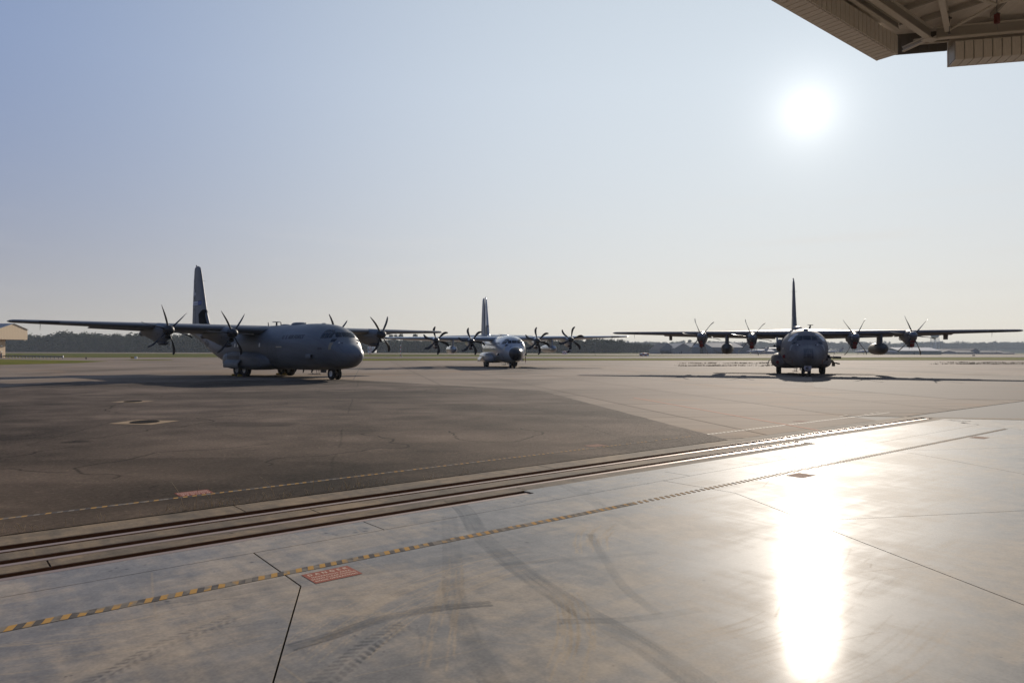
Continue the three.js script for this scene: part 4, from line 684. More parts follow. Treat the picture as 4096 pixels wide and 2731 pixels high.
    for (let b = 0; b < 6; b++) { const an = (o.turn[k] + b * 60) * Math.PI / 180; const bl = mesh('blade', bg, prop, pr); bl.rotation.x = -an; if (o.bands && b === o.bands[k]) mesh('blade_band', band, whitePaint, bl); }
  }
  // -- external tanks
  if (o.tanks) for (const sd of [1, -1]) {
    const tg = group('fuel_tank', a); tg.position.set(-(8.9 + d1), 2.66, sd * 7.55); const L = 9.2, R = 0.6, pts = []; for (let i = 0; i <= 30; i++) { const x = i / 30, r = R * (x < 0.28 ? Math.sqrt(1 - ((0.28 - x) / 0.28) ** 2.2) : x > 0.6 ? Math.sqrt(Math.max(0, 1 - ((x - 0.6) / 0.4) ** 2)) : 1); pts.push(new THREE.Vector2(Math.max(0.001, r), x * L)); } const tgm = new THREE.LatheGeometry(pts, 36); tgm.rotateZ(Math.PI / 2); mesh('tank', tgm, o.tankMat ? skin(o.tankMat, o.tankRough ?? o.rough) : body, tg);
    const py = [0, 1].map((k) => { const r = []; for (let i = 0; i < 20; i++) { const t = i / 20 * 6.283; r.push(V(-3.1 + Math.cos(t) * (1.5 - 0.1 * k), k ? 1.45 : 0.5, Math.sin(t) * 0.2)); } return r; }); mesh('pylon', loft(py), body, tg);
  }
  if (o.pods) for (const sd of [1, -1]) mesh('wing_pylon', merge([loft([0, 1].map((k) => { const r = []; for (let i = 0; i < 16; i++) { const t = i / 16 * 6.283; r.push(P(12.9 + d1 + Math.cos(t) * (0.75 - 0.1 * (1 - k)) + (1 - k) * 0.15, k ? 4.3 : 3.62, sd * 13.75 + Math.sin(t) * 0.16)); } return r; }))]), body, a);
  // -- fittings along the roof
  const bladeAnt = (s, h, c = 0.3) => mesh('blade_antenna', loft([0, 1].map((k) => { const r = [], y = f[0](s) - 0.03 + k * (h + 0.03); for (let i = 0; i < 10; i++) { const t = i / 10 * 6.283; r.push(P(s + k * c * 0.3 + Math.cos(t) * c * (0.5 - 0.2 * k), y, Math.sin(t) * 0.025)); } return r; })), dark, a);
  const mush = (s, z, h, r, lean = 0) => mesh('mast_antenna', merge([rod(P(s, f[0](s) - 0.1, z), P(s, f[0](s) + h, z + lean), 0.1, 0.07), rod(P(s, f[0](s) + h, z + lean), P(s, f[0](s) + h + 0.05, z + lean), r, r * 0.8, 20)]), dark, a);
  const dome = (s, z, l, w, h, name = 'roof_dome') => { const g0 = new THREE.SphereGeometry(1, 24, 12, 0, 6.2832, 0, Math.PI / 2), p = g0.attributes.position; for (let i = 0; i < p.count; i++) { const y = p.getY(i), q = Math.hypot(p.getX(i), p.getZ(i)), k = q > 0.001 ? Math.pow(q, 0.45) / q : 0; p.setXYZ(i, p.getX(i) * k, Math.pow(y, 0.7), p.getZ(i) * k); } g0.computeVertexNormals(); g0.scale(l / 2, h + 0.12, w / 2); g0.translate(-s, f[0](s) - 0.12, z); mesh(name, g0, body, a); };
  o.roof?.({ bladeAnt, mush, dome });
  o.extra?.({ a, P, f, side, front, rect, hullZ, hullS, sec, body, dark, lift, sh, black, mesh_: (n, g, m) => mesh(n, g, m, a), finPatch });
  return a;
}
// ---------------------------------------------------------------- the three aircraft
const word = (key, text, w, h, font, color, italic = 0) => lettering(key, w, h, (k) => { k.fillStyle = color; k.font = font; k.textAlign = 'center'; k.textBaseline = 'middle'; if (italic) k.transform(1, 0, -italic, 1, italic * h / 2, 0); k.fillText(text, w / 2, h / 2 + 2, w * 0.96); });
const flagPrint = lettering('flag', 256, 200, (k, w, h) => { k.fillStyle = '#c4c7cd'; for (let i = 0; i < 7; i++) k.fillRect(i < 4 ? w * 0.0 : 0, i * h / 6.5, i < 4 ? w * 0.56 : w, h / 13); k.fillStyle = '#23262e'; k.fillRect(w * 0.58, 0, w * 0.42, h * 0.53); });
const starPrint = (col) => lettering('star' + col, 320, 320, (k, w, h) => { k.strokeStyle = col; k.fillStyle = col; k.lineWidth = 15; k.beginPath(); k.arc(w / 2, h / 2, 100, 0, 6.283); k.stroke(); k.beginPath(); for (let i = 0; i < 10; i++) { const r = i % 2 ? 36 : 90, a = -Math.PI / 2 + i * Math.PI / 5; k[i ? 'lineTo' : 'moveTo'](w / 2 + Math.cos(a) * r, h / 2 + Math.sin(a) * r); } k.closePath(); k.lineWidth = 10; k.stroke(); for (const sx of [0, 1]) { for (const y of [112, 152, 192]) k.fillRect(sx ? 258 : 4, y - 8, 58, 15); k.fillRect(sx ? 304 : 4, 112, 12, 80); } });
const bandPrint = lettering('band', 1024, 256, (k, w, h) => { k.fillStyle = '#15171c'; k.fillRect(0, 0, w, h); k.fillStyle = '#a4acba'; k.fillRect(0, 26, w * 0.58, h - 52); k.fillStyle = '#35467c'; k.fillRect(w * 0.58, 26, w * 0.36, h - 52); k.fillStyle = '#3b4050'; k.font = 'italic bold 150px serif'; k.textAlign = 'center'; k.textBaseline = 'middle'; k.fillText('Savannah', w * 0.31, h / 2 + 4, w * 0.52); k.strokeStyle = '#6c7fa8'; k.lineWidth = 8; k.beginPath(); k.arc(w * 0.74, h / 2, 66, 0, 6.283); k.stroke(); k.beginPath(); k.arc(w * 0.74, h / 2, 40, 0, 6.283); k.stroke(); k.fillStyle = '#a4acba'; k.fillRect(w * 0.955, 26, w * 0.02, h - 52); });
const guardPrint = lettering('guard', 1024, 512, (k, w, h) => { k.fillStyle = 'rgba(104,106,112,0.55)'; k.fillRect(0, 0, w, h); k.fillStyle = '#0b0c0e'; k.font = 'bold 150px sans-serif'; k.textAlign = 'center'; k.textBaseline = 'middle'; k.fillText('GEORGIA AIR GUARD', w / 2, h / 2, w * 0.98); });
const inkDark = '#0b0c0e';

makeAircraft({
  label: 'dark grey transport aircraft with long fuselage, seen from its side', long: true, at: [-11.825, -56.015], head: 0.7861, color: [0.122, 0.13, 0.139], rough: 0.5, skin: 0,
  pitch: 1.46, turn: [-15, -27, -17, 25], propColor: [0.008, 0.008, 0.01], propRough: 0.55, rudder: 0, strip: std(0.26, 0.22, 0.14, 0.6), port: std(0.7, 0.7, 0.66, 0.2),  // near-white portholes: bright sky in the glass, put into the colour
  finMarks(put, sd, LE, TE) {
    const z0 = 7.25, z1 = 7.78;
    put(LE(7.5) + 0.05, TE(7.5) - 0.02, z0, z1, sd, bandPrint, 'fin_band', -0.08);
    put(TE(8.7) - 1.0, TE(8.7) - 0.2, 8.43, 9.1, sd, flagPrint, 'fin_flag'); put(TE(8.1) - 0.85, TE(8.1) - 0.25, 7.94, 8.25, sd, word('amc', 'AMC', 256, 128, 'bold 120px sans-serif', inkDark), 'fin_lettering');
    put(TE(6.85) - 0.98, TE(6.85) - 0.2, 6.7, 7.02, sd, word('tailno', '05975', 320, 128, 'bold 112px sans-serif', inkDark), 'fin_lettering'); put(TE(9.4) - 0.13, TE(9.4) - 0.06, 8.7, 10.2, sd, std(0.3, 0.31, 0.33, 0.5), 'fin_stripe'); put(TE(9.8) - 0.75, TE(9.8) - 0.35, 9.72, 9.78, sd, tanStripe, 'fin_stripe');
  },
  roof({ bladeAnt, mush, dome }) { bladeAnt(15.4, 0.34, 0.22); mush(13.8, 0, 0.3, 0.42); bladeAnt(12.95, 0.3, 0.2); dome(12.1, 0, 1.2, 0.7, 0.08); dome(9.65, 0, 2.0, 1.1, 0.18); bladeAnt(8.45, 0.14, 0.12); dome(5.5, 0, 0.6, 0.35, 0.05); bladeAnt(27.6, 0.36, 0.25); },
  extra({ mesh_, side, rect, a, P, sh, f, hullZ }) {
    for (const sd of [1, -1]) {
      mesh_('fuselage_lettering', side(rect(5.15, 9.1, 3.27, 3.72), sd, 0.012, 16, 4), word('usaf', 'U. S. AIR FORCE', 1024, 128, 'bold 124px sans-serif', inkDark, 0.16));
      mesh_('nose_number', side(rect(2.75, 3.35, 2.42, 2.62), sd), word('5975', '5975', 256, 96, 'bold 90px sans-serif', inkDark)); mesh_('national_insignia', side(rect(24.3, 26.0, 2.6, 3.5), sd), starPrint(inkDark));
      mesh_('guard_lettering', (() => { const g = new THREE.PlaneGeometry(2.5, 0.72); if (sd < 0) g.rotateY(Math.PI); g.translate(-(14.0 + 2.3), 1.78, sd * 2.975); return g; })(), guardPrint);
    }
  },
});
makeAircraft({
  label: 'glossy pale grey transport aircraft with a black nose cap and fuel tanks', long: false, at: [0.759, -97.103], head: 1.3815, bank: 0.011, color: [0.25, 0.27, 0.29], rough: 0.32, gloss: 0.9, skin: 1,
  noseColor: [0.014, 0.014, 0.016], noseRough: 0.3, pitch: 0.42, turn: [-12, -21, -11, 10], bands: [-1, 2, -1, 3], propColor: [0.008, 0.008, 0.009], propRough: 0.6, rudder: 0.5, shadedRudderColor: [0.2, 0.215, 0.235], tanks: true, finDark: std(0.045, 0.05, 0.055, 0.4), chin: std(0.10, 0.06, 0.05, 0.6),  // rudder colour darker than the body, its shading painted in
  finMarks(put, sd, LE, TE) { const t = std(0.055, 0.04, 0.03, 0.5), g = std(0.35, 0.2, 0.06, 0.5); put(TE(7.4) - 1.25, TE(7.4) - 0.1, 7.25, 7.5, sd, t, 'fin_band'); put(TE(7.4) - 1.25, TE(7.4) - 0.1, 7.5, 7.55, sd, g, 'fin_band'); put(TE(7.4) - 1.25, TE(7.4) - 0.1, 7.2, 7.25, sd, g, 'fin_band'); },
  roof({ bladeAnt, mush, dome }) { mush(12.6, 0, 0.22, 0.42); dome(9.2, 0, 2.0, 1.1, 0.16); bladeAnt(15.2, 0.25, 0.2); bladeAnt(3.6, 0.08, 0.1); },
  extra({ mesh_, side, rect, P, hullZ }) {
    for (const sd of [1, -1]) mesh_('fuselage_lettering', side(rect(3.75, 7.4, 3.3, 3.66), sd, 0.012, 16, 4), word('usaf2', 'U. S. AIR FORCE', 1024, 128, 'bold 124px sans-serif', '#3a3d43'));
    const red = std(0.25, 0.02, 0.02, 0.7); mesh_('streamer', merge([box(0.03, 0.75, 0.09, -1.9, 1.25, -1.5), box(0.02, 0.35, 0.02, -1.9, 0.8, -1.5)]), red);
    mesh_('nose_art', side(rect(2.5, 3.1, 1.35, 1.95), 1), lettering('bird', 200, 200, (k) => { k.fillStyle = '#5b4a48'; k.beginPath(); k.moveTo(20, 30); k.quadraticCurveTo(90, 40, 110, 110); k.quadraticCurveTo(150, 130, 185, 150); k.quadraticCurveTo(120, 170, 80, 190); k.quadraticCurveTo(80, 120, 20, 30); k.fill(); }));
  },
});
const coverRed = std(0.20, 0.02, 0.018, 0.7);
makeAircraft({
  label: 'dark matt grey gunship aircraft facing the camera with red engine covers', long: false, at: [26.964, -65.231], head: 1.8986, spec: 0.2, skyPane: std(0.36, 0.38, 0.43, 0.4), color: [0.138, 0.13, 0.131], rough: 0.55, skin: 0, hub: hubGrey,  // side panes pale: sky seen through the cockpit, put into the colour
  pitch: 1.5, turn: [-20.5, -20, 27, -21], propColor: [0.014, 0.013, 0.015], propRough: 0.32, spin: phys(0.10, 0.11, 0.13, 0.35), tanks: true, tankMat: [0.085, 0.08, 0.07], tankRough: 0.5, cover: coverRed, pods: true, finDark: std(0.03, 0.03, 0.034, 0.35), strip: std(0.2, 0.2, 0.2, 0.5),
  roof({ bladeAnt, mush, dome }) { dome(19.6, 0, 4.2, 1.25, 0.62); mush(11.5, 0.0, 0.14, 0.34); mush(7.6, -0.55, 0.36, 0.3, -0.1); bladeAnt(3.3, 0.1, 0.1); dome(4.2, 0, 1.3, 0.5, 0.05); },
  extra({ mesh_, side, front, rect, a, P, hullZ, hullS, sec, dark, black, body, sh }) {
    // sensor turret under the nose
    const pale = std(0.34, 0.32, 0.36, 0.5), tg = group('sensor_turret', a); tg.position.set(-1.35, 0, 0);
    mesh('turret_mount', (() => { const g = new THREE.CylinderGeometry(0.33, 0.33, 0.3, 28); g.translate(0, 1.17, 0); return g; })(), std(0.26, 0.245, 0.26, 0.5), tg); const ball = new THREE.SphereGeometry(0.33, 28, 20); ball.scale(1, 1.05, 1); ball.translate(0, 0.86, 0); mesh('turret_ball', ball, pale, tg);
    mesh('turret_window', (() => { const g = new THREE.CircleGeometry(0.12, 20); g.rotateY(Math.PI / 2); g.translate(0.325, 0.84, 0.06); return g; })(), glassPane, tg);
    mesh_('radome_cap', front([[-0.42, 1.72], [0.42, 1.72], [0.4, 2.62], [-0.4, 2.62]], 0.008), std(0.045, 0.043, 0.047, 0.5));
    // guns out of the left side
    const gun = std(0.02, 0.02, 0.021, 0.4, { metalness: 0.3 });
    const g1 = group('gun', a); mesh('barrel', rod(P(7.0, 1.82, -1.9), P(6.9, 1.78, -3.35), 0.085, 0.075, 14), gun, g1); mesh('muzzle', rod(P(6.94, 1.795, -2.75), P(6.9, 1.78, -3.4), 0.11, 0.11, 14), gun, g1); mesh('gun_port', box(0.9, 0.75, 0.2, -7.0, 1.85, -2.08), black, g1); mesh('sight_post', rod(P(6.95, 1.6, -2.7), P(6.95, 2.02, -2.7), 0.02, 0.02, 6), gun, g1);
    const g2 = group('gun', a); mesh('barrel', rod(P(sh(17.2), 1.5, -1.7), P(sh(17.0), 1.02, -4.25), 0.1, 0.06, 14), gun, g2); mesh('muzzle', rod(P(17.03, 1.09, -3.9), P(17.0, 1.01, -4.3), 0.085, 0.085, 14), gun, g2); mesh('gun_port', box(1.0, 0.9, 0.2, -17.2, 1.6, -1.95), black, g2);
    // side blisters and red intake covers
    const fairg = new THREE.SphereGeometry(0.5, 20, 14); fairg.scale(1.8, 1.3, 0.75); fairg.translate(-8.8, 3.0, 2.2); mesh_('side_blister', fairg, body); const win = new THREE.SphereGeometry(0.32, 16, 12); win.scale(0.7, 1.2, 0.6); win.translate(-8.1, 2.75, 2.38); mesh_('blister_window', win, glassPane);
    mesh_('side_vane', box(0.12, 0.62, 0.18, -9.0, 3.55, 2.45), std(0.45, 0.45, 0.44, 0.5)); const ball2 = new THREE.SphereGeometry(0.13, 14, 10); ball2.translate(-8.7, 2.95, 2.72); mesh_('side_sensor', ball2, black);
    for (const sd of [1, -1]) { const cv = new THREE.BoxGeometry(0.06, 0.3, 0.22); cv.translate(-3.9, 1.9, sd * (hullZ(4.3, 1.9) + 0.08)); if (sd > 0) mesh_('scoop_cover', cv, coverRed); mesh_('streamer', box(0.02, 0.5, 0.05, -2.2, 1.5, sd * (hullZ(2.2, 1.5) + 0.04)), std(0.26, 0.09, 0.07, 0.7)); const c2 = new THREE.SphereGeometry(0.17, 14, 10); c2.translate(-9.45, 1.25, sd * 2.4); if (sd > 0) mesh_('vent_cover', c2, coverRed); }
  },
});
// wheel chocks beside the main wheels of the long aircraft
{
  const yel = std(0.42, 0.30, 0.03, 0.6), dir = 0.7861, ff = [Math.cos(dir), Math.sin(dir)], rr = [-ff[1], ff[0]];
  const at = (s, y) => [-11.825 - ff[0] * s + rr[0] * y, -56.015 - ff[1] * s + rr[1] * y], S = 13.53 + 2.54;
  [[S + 0.77 + 0.78, 2.2, 'yellow wheel chock behind the near rear main wheel'], [S, 2.35, 'yellow wheel chock between the two near main wheels'], [S + 0.77 + 0.78, -2.2, 'yellow wheel chock behind the far rear main wheel'], [S, -2.05, 'yellow wheel chock between the two far main wheels']].forEach(([s, y, label]) => {
    const p = at(s, y), g = thing('wheel_chock', label, 'wheel chock', p[0], 0.008, p[1], -dir, 'wheel chocks'); const sh = new THREE.Shape(); sh.moveTo(-0.13, 0); sh.lineTo(0.13, 0); sh.lineTo(0.05, 0.16); sh.lineTo(-0.05, 0.16); sh.closePath(); const e = new THREE.ExtrudeGeometry(sh, { depth: 0.5, bevelEnabled: true, bevelSize: 0.008, bevelThickness: 0.008, bevelSegments: 1 }); e.translate(0, 0.008, -0.25); mesh('block', e, yel, g); mesh('rope', rod(V(0, 0.1, 0.25), V(0.1, 0.01, 0.42), 0.012), hubGrey, g);
  });
}
// ---------------------------------------------------------------- far side of the airfield
function leafCrown(r, n, shape, size) { // leaf clumps spread through a crown, as small bent faces
  const pos = [], idx = [];
  for (let k = 0; k < n; k++) {
    const p = shape(r), a = r() * 6.283, b = (r() - 0.5) * 2.2, s = size * (0.6 + 0.8 * r());
    const u = V(Math.cos(a), Math.sin(b) * 0.5, Math.sin(a)).normalize(), w = V(-Math.sin(a) * Math.sin(b), Math.cos(b), Math.cos(a) * Math.sin(b)).normalize();
    const m = 5, c0 = pos.length / 3; for (let q = 0; q < m; q++) { const t = q / m * 6.283 + r(), l = s * (0.6 + 0.6 * r()); pos.push(p.x + (u.x * Math.cos(t) + w.x * Math.sin(t)) * l, p.y + (u.y * Math.cos(t) + w.y * Math.sin(t)) * l * 0.75, p.z + (u.z * Math.cos(t) + w.z * Math.sin(t)) * l); }
    idx.push(c0, c0 + 1, c0 + 2, c0, c0 + 2, c0 + 3, c0, c0 + 3, c0 + 4);
  }
  const g = new THREE.BufferGeometry(); g.setAttribute('position', new THREE.Float32BufferAttribute(pos, 3)); g.setIndex(idx); const f = g.toNonIndexed(); f.computeVertexNormals(); return f;
}
const lobes = (r0, cx, count, H, spread, low) => { const L = []; for (let k = 0; k < count; k++) L.push([(r0() - 0.5) * spread, lerp(low, 0.86, r0()) * H, (r0() - 0.5) * spread, (0.14 + 0.12 * r0()) * H]); return (r) => { const l = L[Math.floor(r() * count)], a = r() * 6.283, c = 2 * r() - 1, q = l[3] * Math.pow(r(), 0.4), s = Math.sqrt(1 - c * c); return V(l[0] + Math.cos(a) * s * q, l[1] + c * q * 0.9, l[2] + Math.sin(a) * s * q); }; };
const trunkGeo = (H, w) => { const g = new THREE.CylinderGeometry(w * 0.35, w, H * 0.8, 6); g.translate(0, H * 0.4, 0); return g; };
const leafOf = (r, g, b) => phys(r, g, b, 1, { specularIntensity: 0.1 });
const leafMat = [leafOf(0.034, 0.044, 0.011), leafOf(0.034, 0.046, 0.013), leafOf(0.044, 0.056, 0.016)], barkMat = std(0.06, 0.045, 0.035, 0.9);
{
  const rr = rng(31), variants = [];
  for (let k = 0; k < 5; k++) { const s = lobes(rr, 0, 16 + k, 1, 0.66, 0.08); variants.push(leafCrown(rng(40 + k), 620, s, 0.045)); }
  // masses: [name, label, list of [u0, u1, distance, rows, height, spacing]]
  const masses = [
    ['treeline', 'dark wood beyond the runway behind the long aircraft', [[-700, 1250, 950, 7, 25, 9.5]], 0],
    ['treeline_001', 'wood behind the pale aircraft, with grass at its foot', [[1150, 2480, 1020, 7, 19, 9]], 1],
    ['treeline_002', 'low pine wood left of the distant hangars', [[2300, 2720, 1150, 5, 15, 7.5]], 1],
    ['treeline_003', 'long hazy wooded ridge on the right horizon', [[2250, 4700, 2700, 6, 28, 17]], 2],
  ];
  for (const [name, label, runs, mat] of masses) {
    const r = rng(name.length * 7 + mat), per = variants.map(() => []);
    for (const [u0, u1, dist, rows, H, gap] of runs) for (let row = 0; row < rows; row++) {
      const z = -(dist + row * gap * 1.3), base = dist > 2000 ? 12 : -0.3, x0 = (u0 - 2048) / 2874.4 * -z, x1 = (u1 - 2048) / 2874.4 * -z;
      for (let x = x0; x < x1; x += gap * (0.7 + 0.5 * r())) {
        const wave = 0.7 + 0.5 * fbm(x * 0.02 + 200, row * 0.3 + 5, 512, 3), h = H * wave * (0.84 + 0.3 * r()), w = h * (0.8 + 0.35 * r());
        const m = new THREE.Matrix4().compose(V(x + (r() - 0.5) * 3, base, z + (r() - 0.5) * gap), new THREE.Quaternion().setFromAxisAngle(V(0, 1, 0), r() * 6.283), V(w, h, w)); per[Math.floor(r() * variants.length)].push(m);
      }
    }
    const g = group(name, scene); tag(g, label, 'wood', null, 'stuff');
    const lm = leafMat[mat].clone();
    per.forEach((l, k) => { if (!l.length) return; const im = new THREE.InstancedMesh(variants[k], lm, l.length); im.name = 'foliage'; l.forEach((m, i) => { im.setMatrixAt(i, m); const c = 0.7 + 0.6 * r(), y = r(); im.setColorAt(i, rgb(c * (0.85 + 0.45 * y), c, c * (1 - 0.2 * y))); }); im.castShadow = im.receiveShadow = true; g.add(im); });
  }
  structure(mesh('hills', loft([-400, -300, 2100, 2900].map((x, i) => { const h = i === 0 || i === 3 ? 0.5 : 14; const q = []; for (let j = 0; j < 12; j++) { const t = j / 12 * 6.283; q.push(V(x * 1.0 + 200, -2 + Math.max(0, Math.sin(t)) * h + (Math.sin(t) < 0 ? Math.sin(t) * 2 : 0), -2780 + Math.cos(t) * 150)); } return q; })), M.grass));
  // pines standing clear above the wood
  const pineShape = (q) => { const L = []; const r = rng(q); for (let k = 0; k < 8; k++) { const y = lerp(0.66, 1, Math.pow(r(), 0.7)), w = (1.04 - y) * 0.62; L.push([(r() - 0.5) * w * 1.2, y - 0.03, (r() - 0.5) * w * 1.2, 0.06 + 0.05 * r()]); } return (r2) => { const l = L[Math.floor(r2() * 8)], a = r2() * 6.283, d = Math.sqrt(r2()) * l[3] * 1.3; return V(l[0] + Math.cos(a) * d, l[1] + (r2() - 0.5) * l[3], l[2] + Math.sin(a) * d); }; };
  [[1563, 1338, 'crooked pine crown above the wood, first behind the far wing'], [1582, 1337, 'slim pine crown above the wood, second from the far propeller'], [1604, 1335.5, 'pine crown standing alone above the wood, third in the row'], [1660, 1332.5, 'tallest open pine crown above the wood, near the wing tip'], [2760, 1358, 'rounded pine rising over the ridge behind the distant hangars']].forEach(([u, v, label], k) => {
    const z = k < 4 ? -1010 : -1600, x = (u - 2048) / 2874.4 * -z, H = 2.336 + (1404.5 + (u - 2048) * 0.00196 - v) / 2874.4 * -z, g = thing('pine_tree', label, 'tree', x, 0, z, k, 'pines above the wood');
    const t = trunkGeo(H, 0.4); mesh('trunk', t, barkMat, g); const c = leafCrown(rng(70 + k), 420, pineShape(80 + k), 0.03); c.scale(H * (k < 4 ? 0.95 : 1.3), H, H * 0.95); mesh('crown', c, leafMat[1], g);
    for (let b = 0; b < 5; b++) { const y = H * (0.68 + b * 0.055), an = b * 2.4 + k; mesh('branch', rod(V(0, y, 0), V(Math.cos(an) * H * 0.1, y + H * 0.05, Math.sin(an) * H * 0.1), 0.12, 0.04, 5), barkMat, g); }
  });
}
// beige building at the left edge
{
  const b = thing('service_building', 'small tan metal building with overhanging gable at the picture edge', 'building', -155.7, 0, -222.9, 1.4);
  const Z = -222.9, U = (u) => (u - 40) / 10.6, Hh = (u, v) => 2.336 + (1404.8 + (u - 2048) * 0.00196 - v) / 2874.4 * -Z;
  const tan = std(0.56, 0.42, 0.26, 0.6), tan2 = std(0.50, 0.37, 0.235, 0.6), roofm = std(0.14, 0.14, 0.15, 0.45), trim = std(0.25, 0.25, 0.25, 0.5), dk = std(0.03, 0.03, 0.03, 0.8), grey = std(0.3, 0.3, 0.29, 0.6);
  const x0 = U(-90), x1 = U(105.5), ridge = U(50), yE = Hh(105, 1315.5), yR = Hh(50, 1293.5), yB = Hh(60, 1357.5), xw = U(40);
  // gable sheets, board by board
  const seg = 0.56; const yTop = (x) => x > ridge ? lerp(yR, yE, (x - ridge) / (x1 - ridge)) : lerp(yR, yE, (ridge - x) / (x1 - ridge));
  for (let x = x1; x > x0; x -= seg) { const a = Math.max(x0, x - seg + 0.05), q = new THREE.Shape(); q.moveTo(a, yB); q.lineTo(x, yB); q.lineTo(x, yTop(x)); if (ridge > a && ridge < x) q.lineTo(ridge, yR); q.lineTo(a, yTop(a)); q.closePath(); const e = new THREE.ExtrudeGeometry(q, { depth: 0.06, bevelEnabled: false }); mesh('gable_board', e, tan, b); }
  { const q = new THREE.Shape(); q.moveTo(x0, yB + 0.02); q.lineTo(x1 - 0.01, yB + 0.02); q.lineTo(x1 - 0.01, yE - 0.02); q.lineTo(ridge, yR - 0.02); q.lineTo(x0, yTop(x0) - 0.02); q.closePath(); const e = new THREE.ExtrudeGeometry(q, { depth: 0.04, bevelEnabled: false }); e.translate(0, 0, -0.045); mesh('gable_backing', e, trim, b); }
  const roof = group('roof', b); for (const [xa, ya, xb, yb] of [[ridge, yR, x1 + 0.25, yE - 0.1], [ridge, yR, x0 - 1, yTop(x0 - 1)]]) { mesh('roof_sheet', grid((u, v) => V(lerp(xa, xb, u), lerp(ya, yb, u) + 0.06, lerp(0.25, -22, v)), 1, 1), roofm, roof); mesh('verge_trim', bar(V(xa, ya + 0.03, 0.2), V(xb, yb + 0.03, 0.2), 0.1, 0.16), trim, roof); }
  mesh('eave_soffit', box(x1 - x0, 0.04, 4.2, (x0 + x1) / 2, yB, -2.1), tan2, b); mesh('side_panel', box(0.06, yE - yB, 22, x1 - 0.03, (yE + yB) / 2, -11.05), tan, b);
  for (let x = xw; x > x0; x -= 0.52) mesh('wall_board', box(0.47, yB - 0.02, 0.06, x - 0.235, yB / 2, -1.9), tan, b); mesh('wall_core', box(xw - x0, yB - 0.03, 18, (x0 + xw) / 2, yB / 2, -10.95), tan2, b);
  const dr = mesh('doorway', box(2.2, Hh(5, 1373), 0.08, U(-8), Hh(5, 1373) / 2, -1.84), dk, b); mesh('door_leaf', box(1.9, Hh(5, 1385), 0.06, U(-12), Hh(5, 1385) / 2, -1.78), grey, dr);
  mesh('meter_box', box(0.3, 1.5, 0.15, U(24.5), 0.75, -1.8), dk, b); for (const y of [3.6, 1.95]) { mesh('wall_lamp', box(0.5, 0.24, 0.4, U(22.5), y, -1.65), whitePaint, b); }
  const lp = new THREE.CylinderGeometry(0.16, 0.28, 0.3, 14); lp.translate(x1 - 0.5, yB - 0.15, -0.5); mesh('eave_lamp', lp, whitePaint, b);
}
// guard rail beside it
{
  const p0 = px(-60, 1429.5), p1 = px(249, 1435.4), g = thing('guard_rail', 'low steel guard rail beside the tan building', 'guard rail', p0[0], 0, p0[1]);
  const d = V(p1[0] - p0[0], 0, p1[1] - p0[1]), L = d.length(), u = d.clone().normalize(), m = std(0.12, 0.12, 0.12, 0.5, { metalness: 0.3 }), w = std(0.5, 0.5, 0.5, 0.5);
  mesh('rail', bar(V(0, 0.62, 0), u.clone().multiplyScalar(L).setY(0.62), 0.08, 0.34), m, g); const n = Math.round(L / 2.6); for (let k = 0; k <= n; k++) { const q = u.clone().multiplyScalar(L * k / n); mesh('post', box(0.18, 0.75, 0.18, q.x, 0.375, q.z), m, g); }
  const e = u.clone().multiplyScalar(L); mesh('end_plate', box(0.14, 0.5, 0.3, e.x + 0.1, 0.66, e.z), w, g);
}
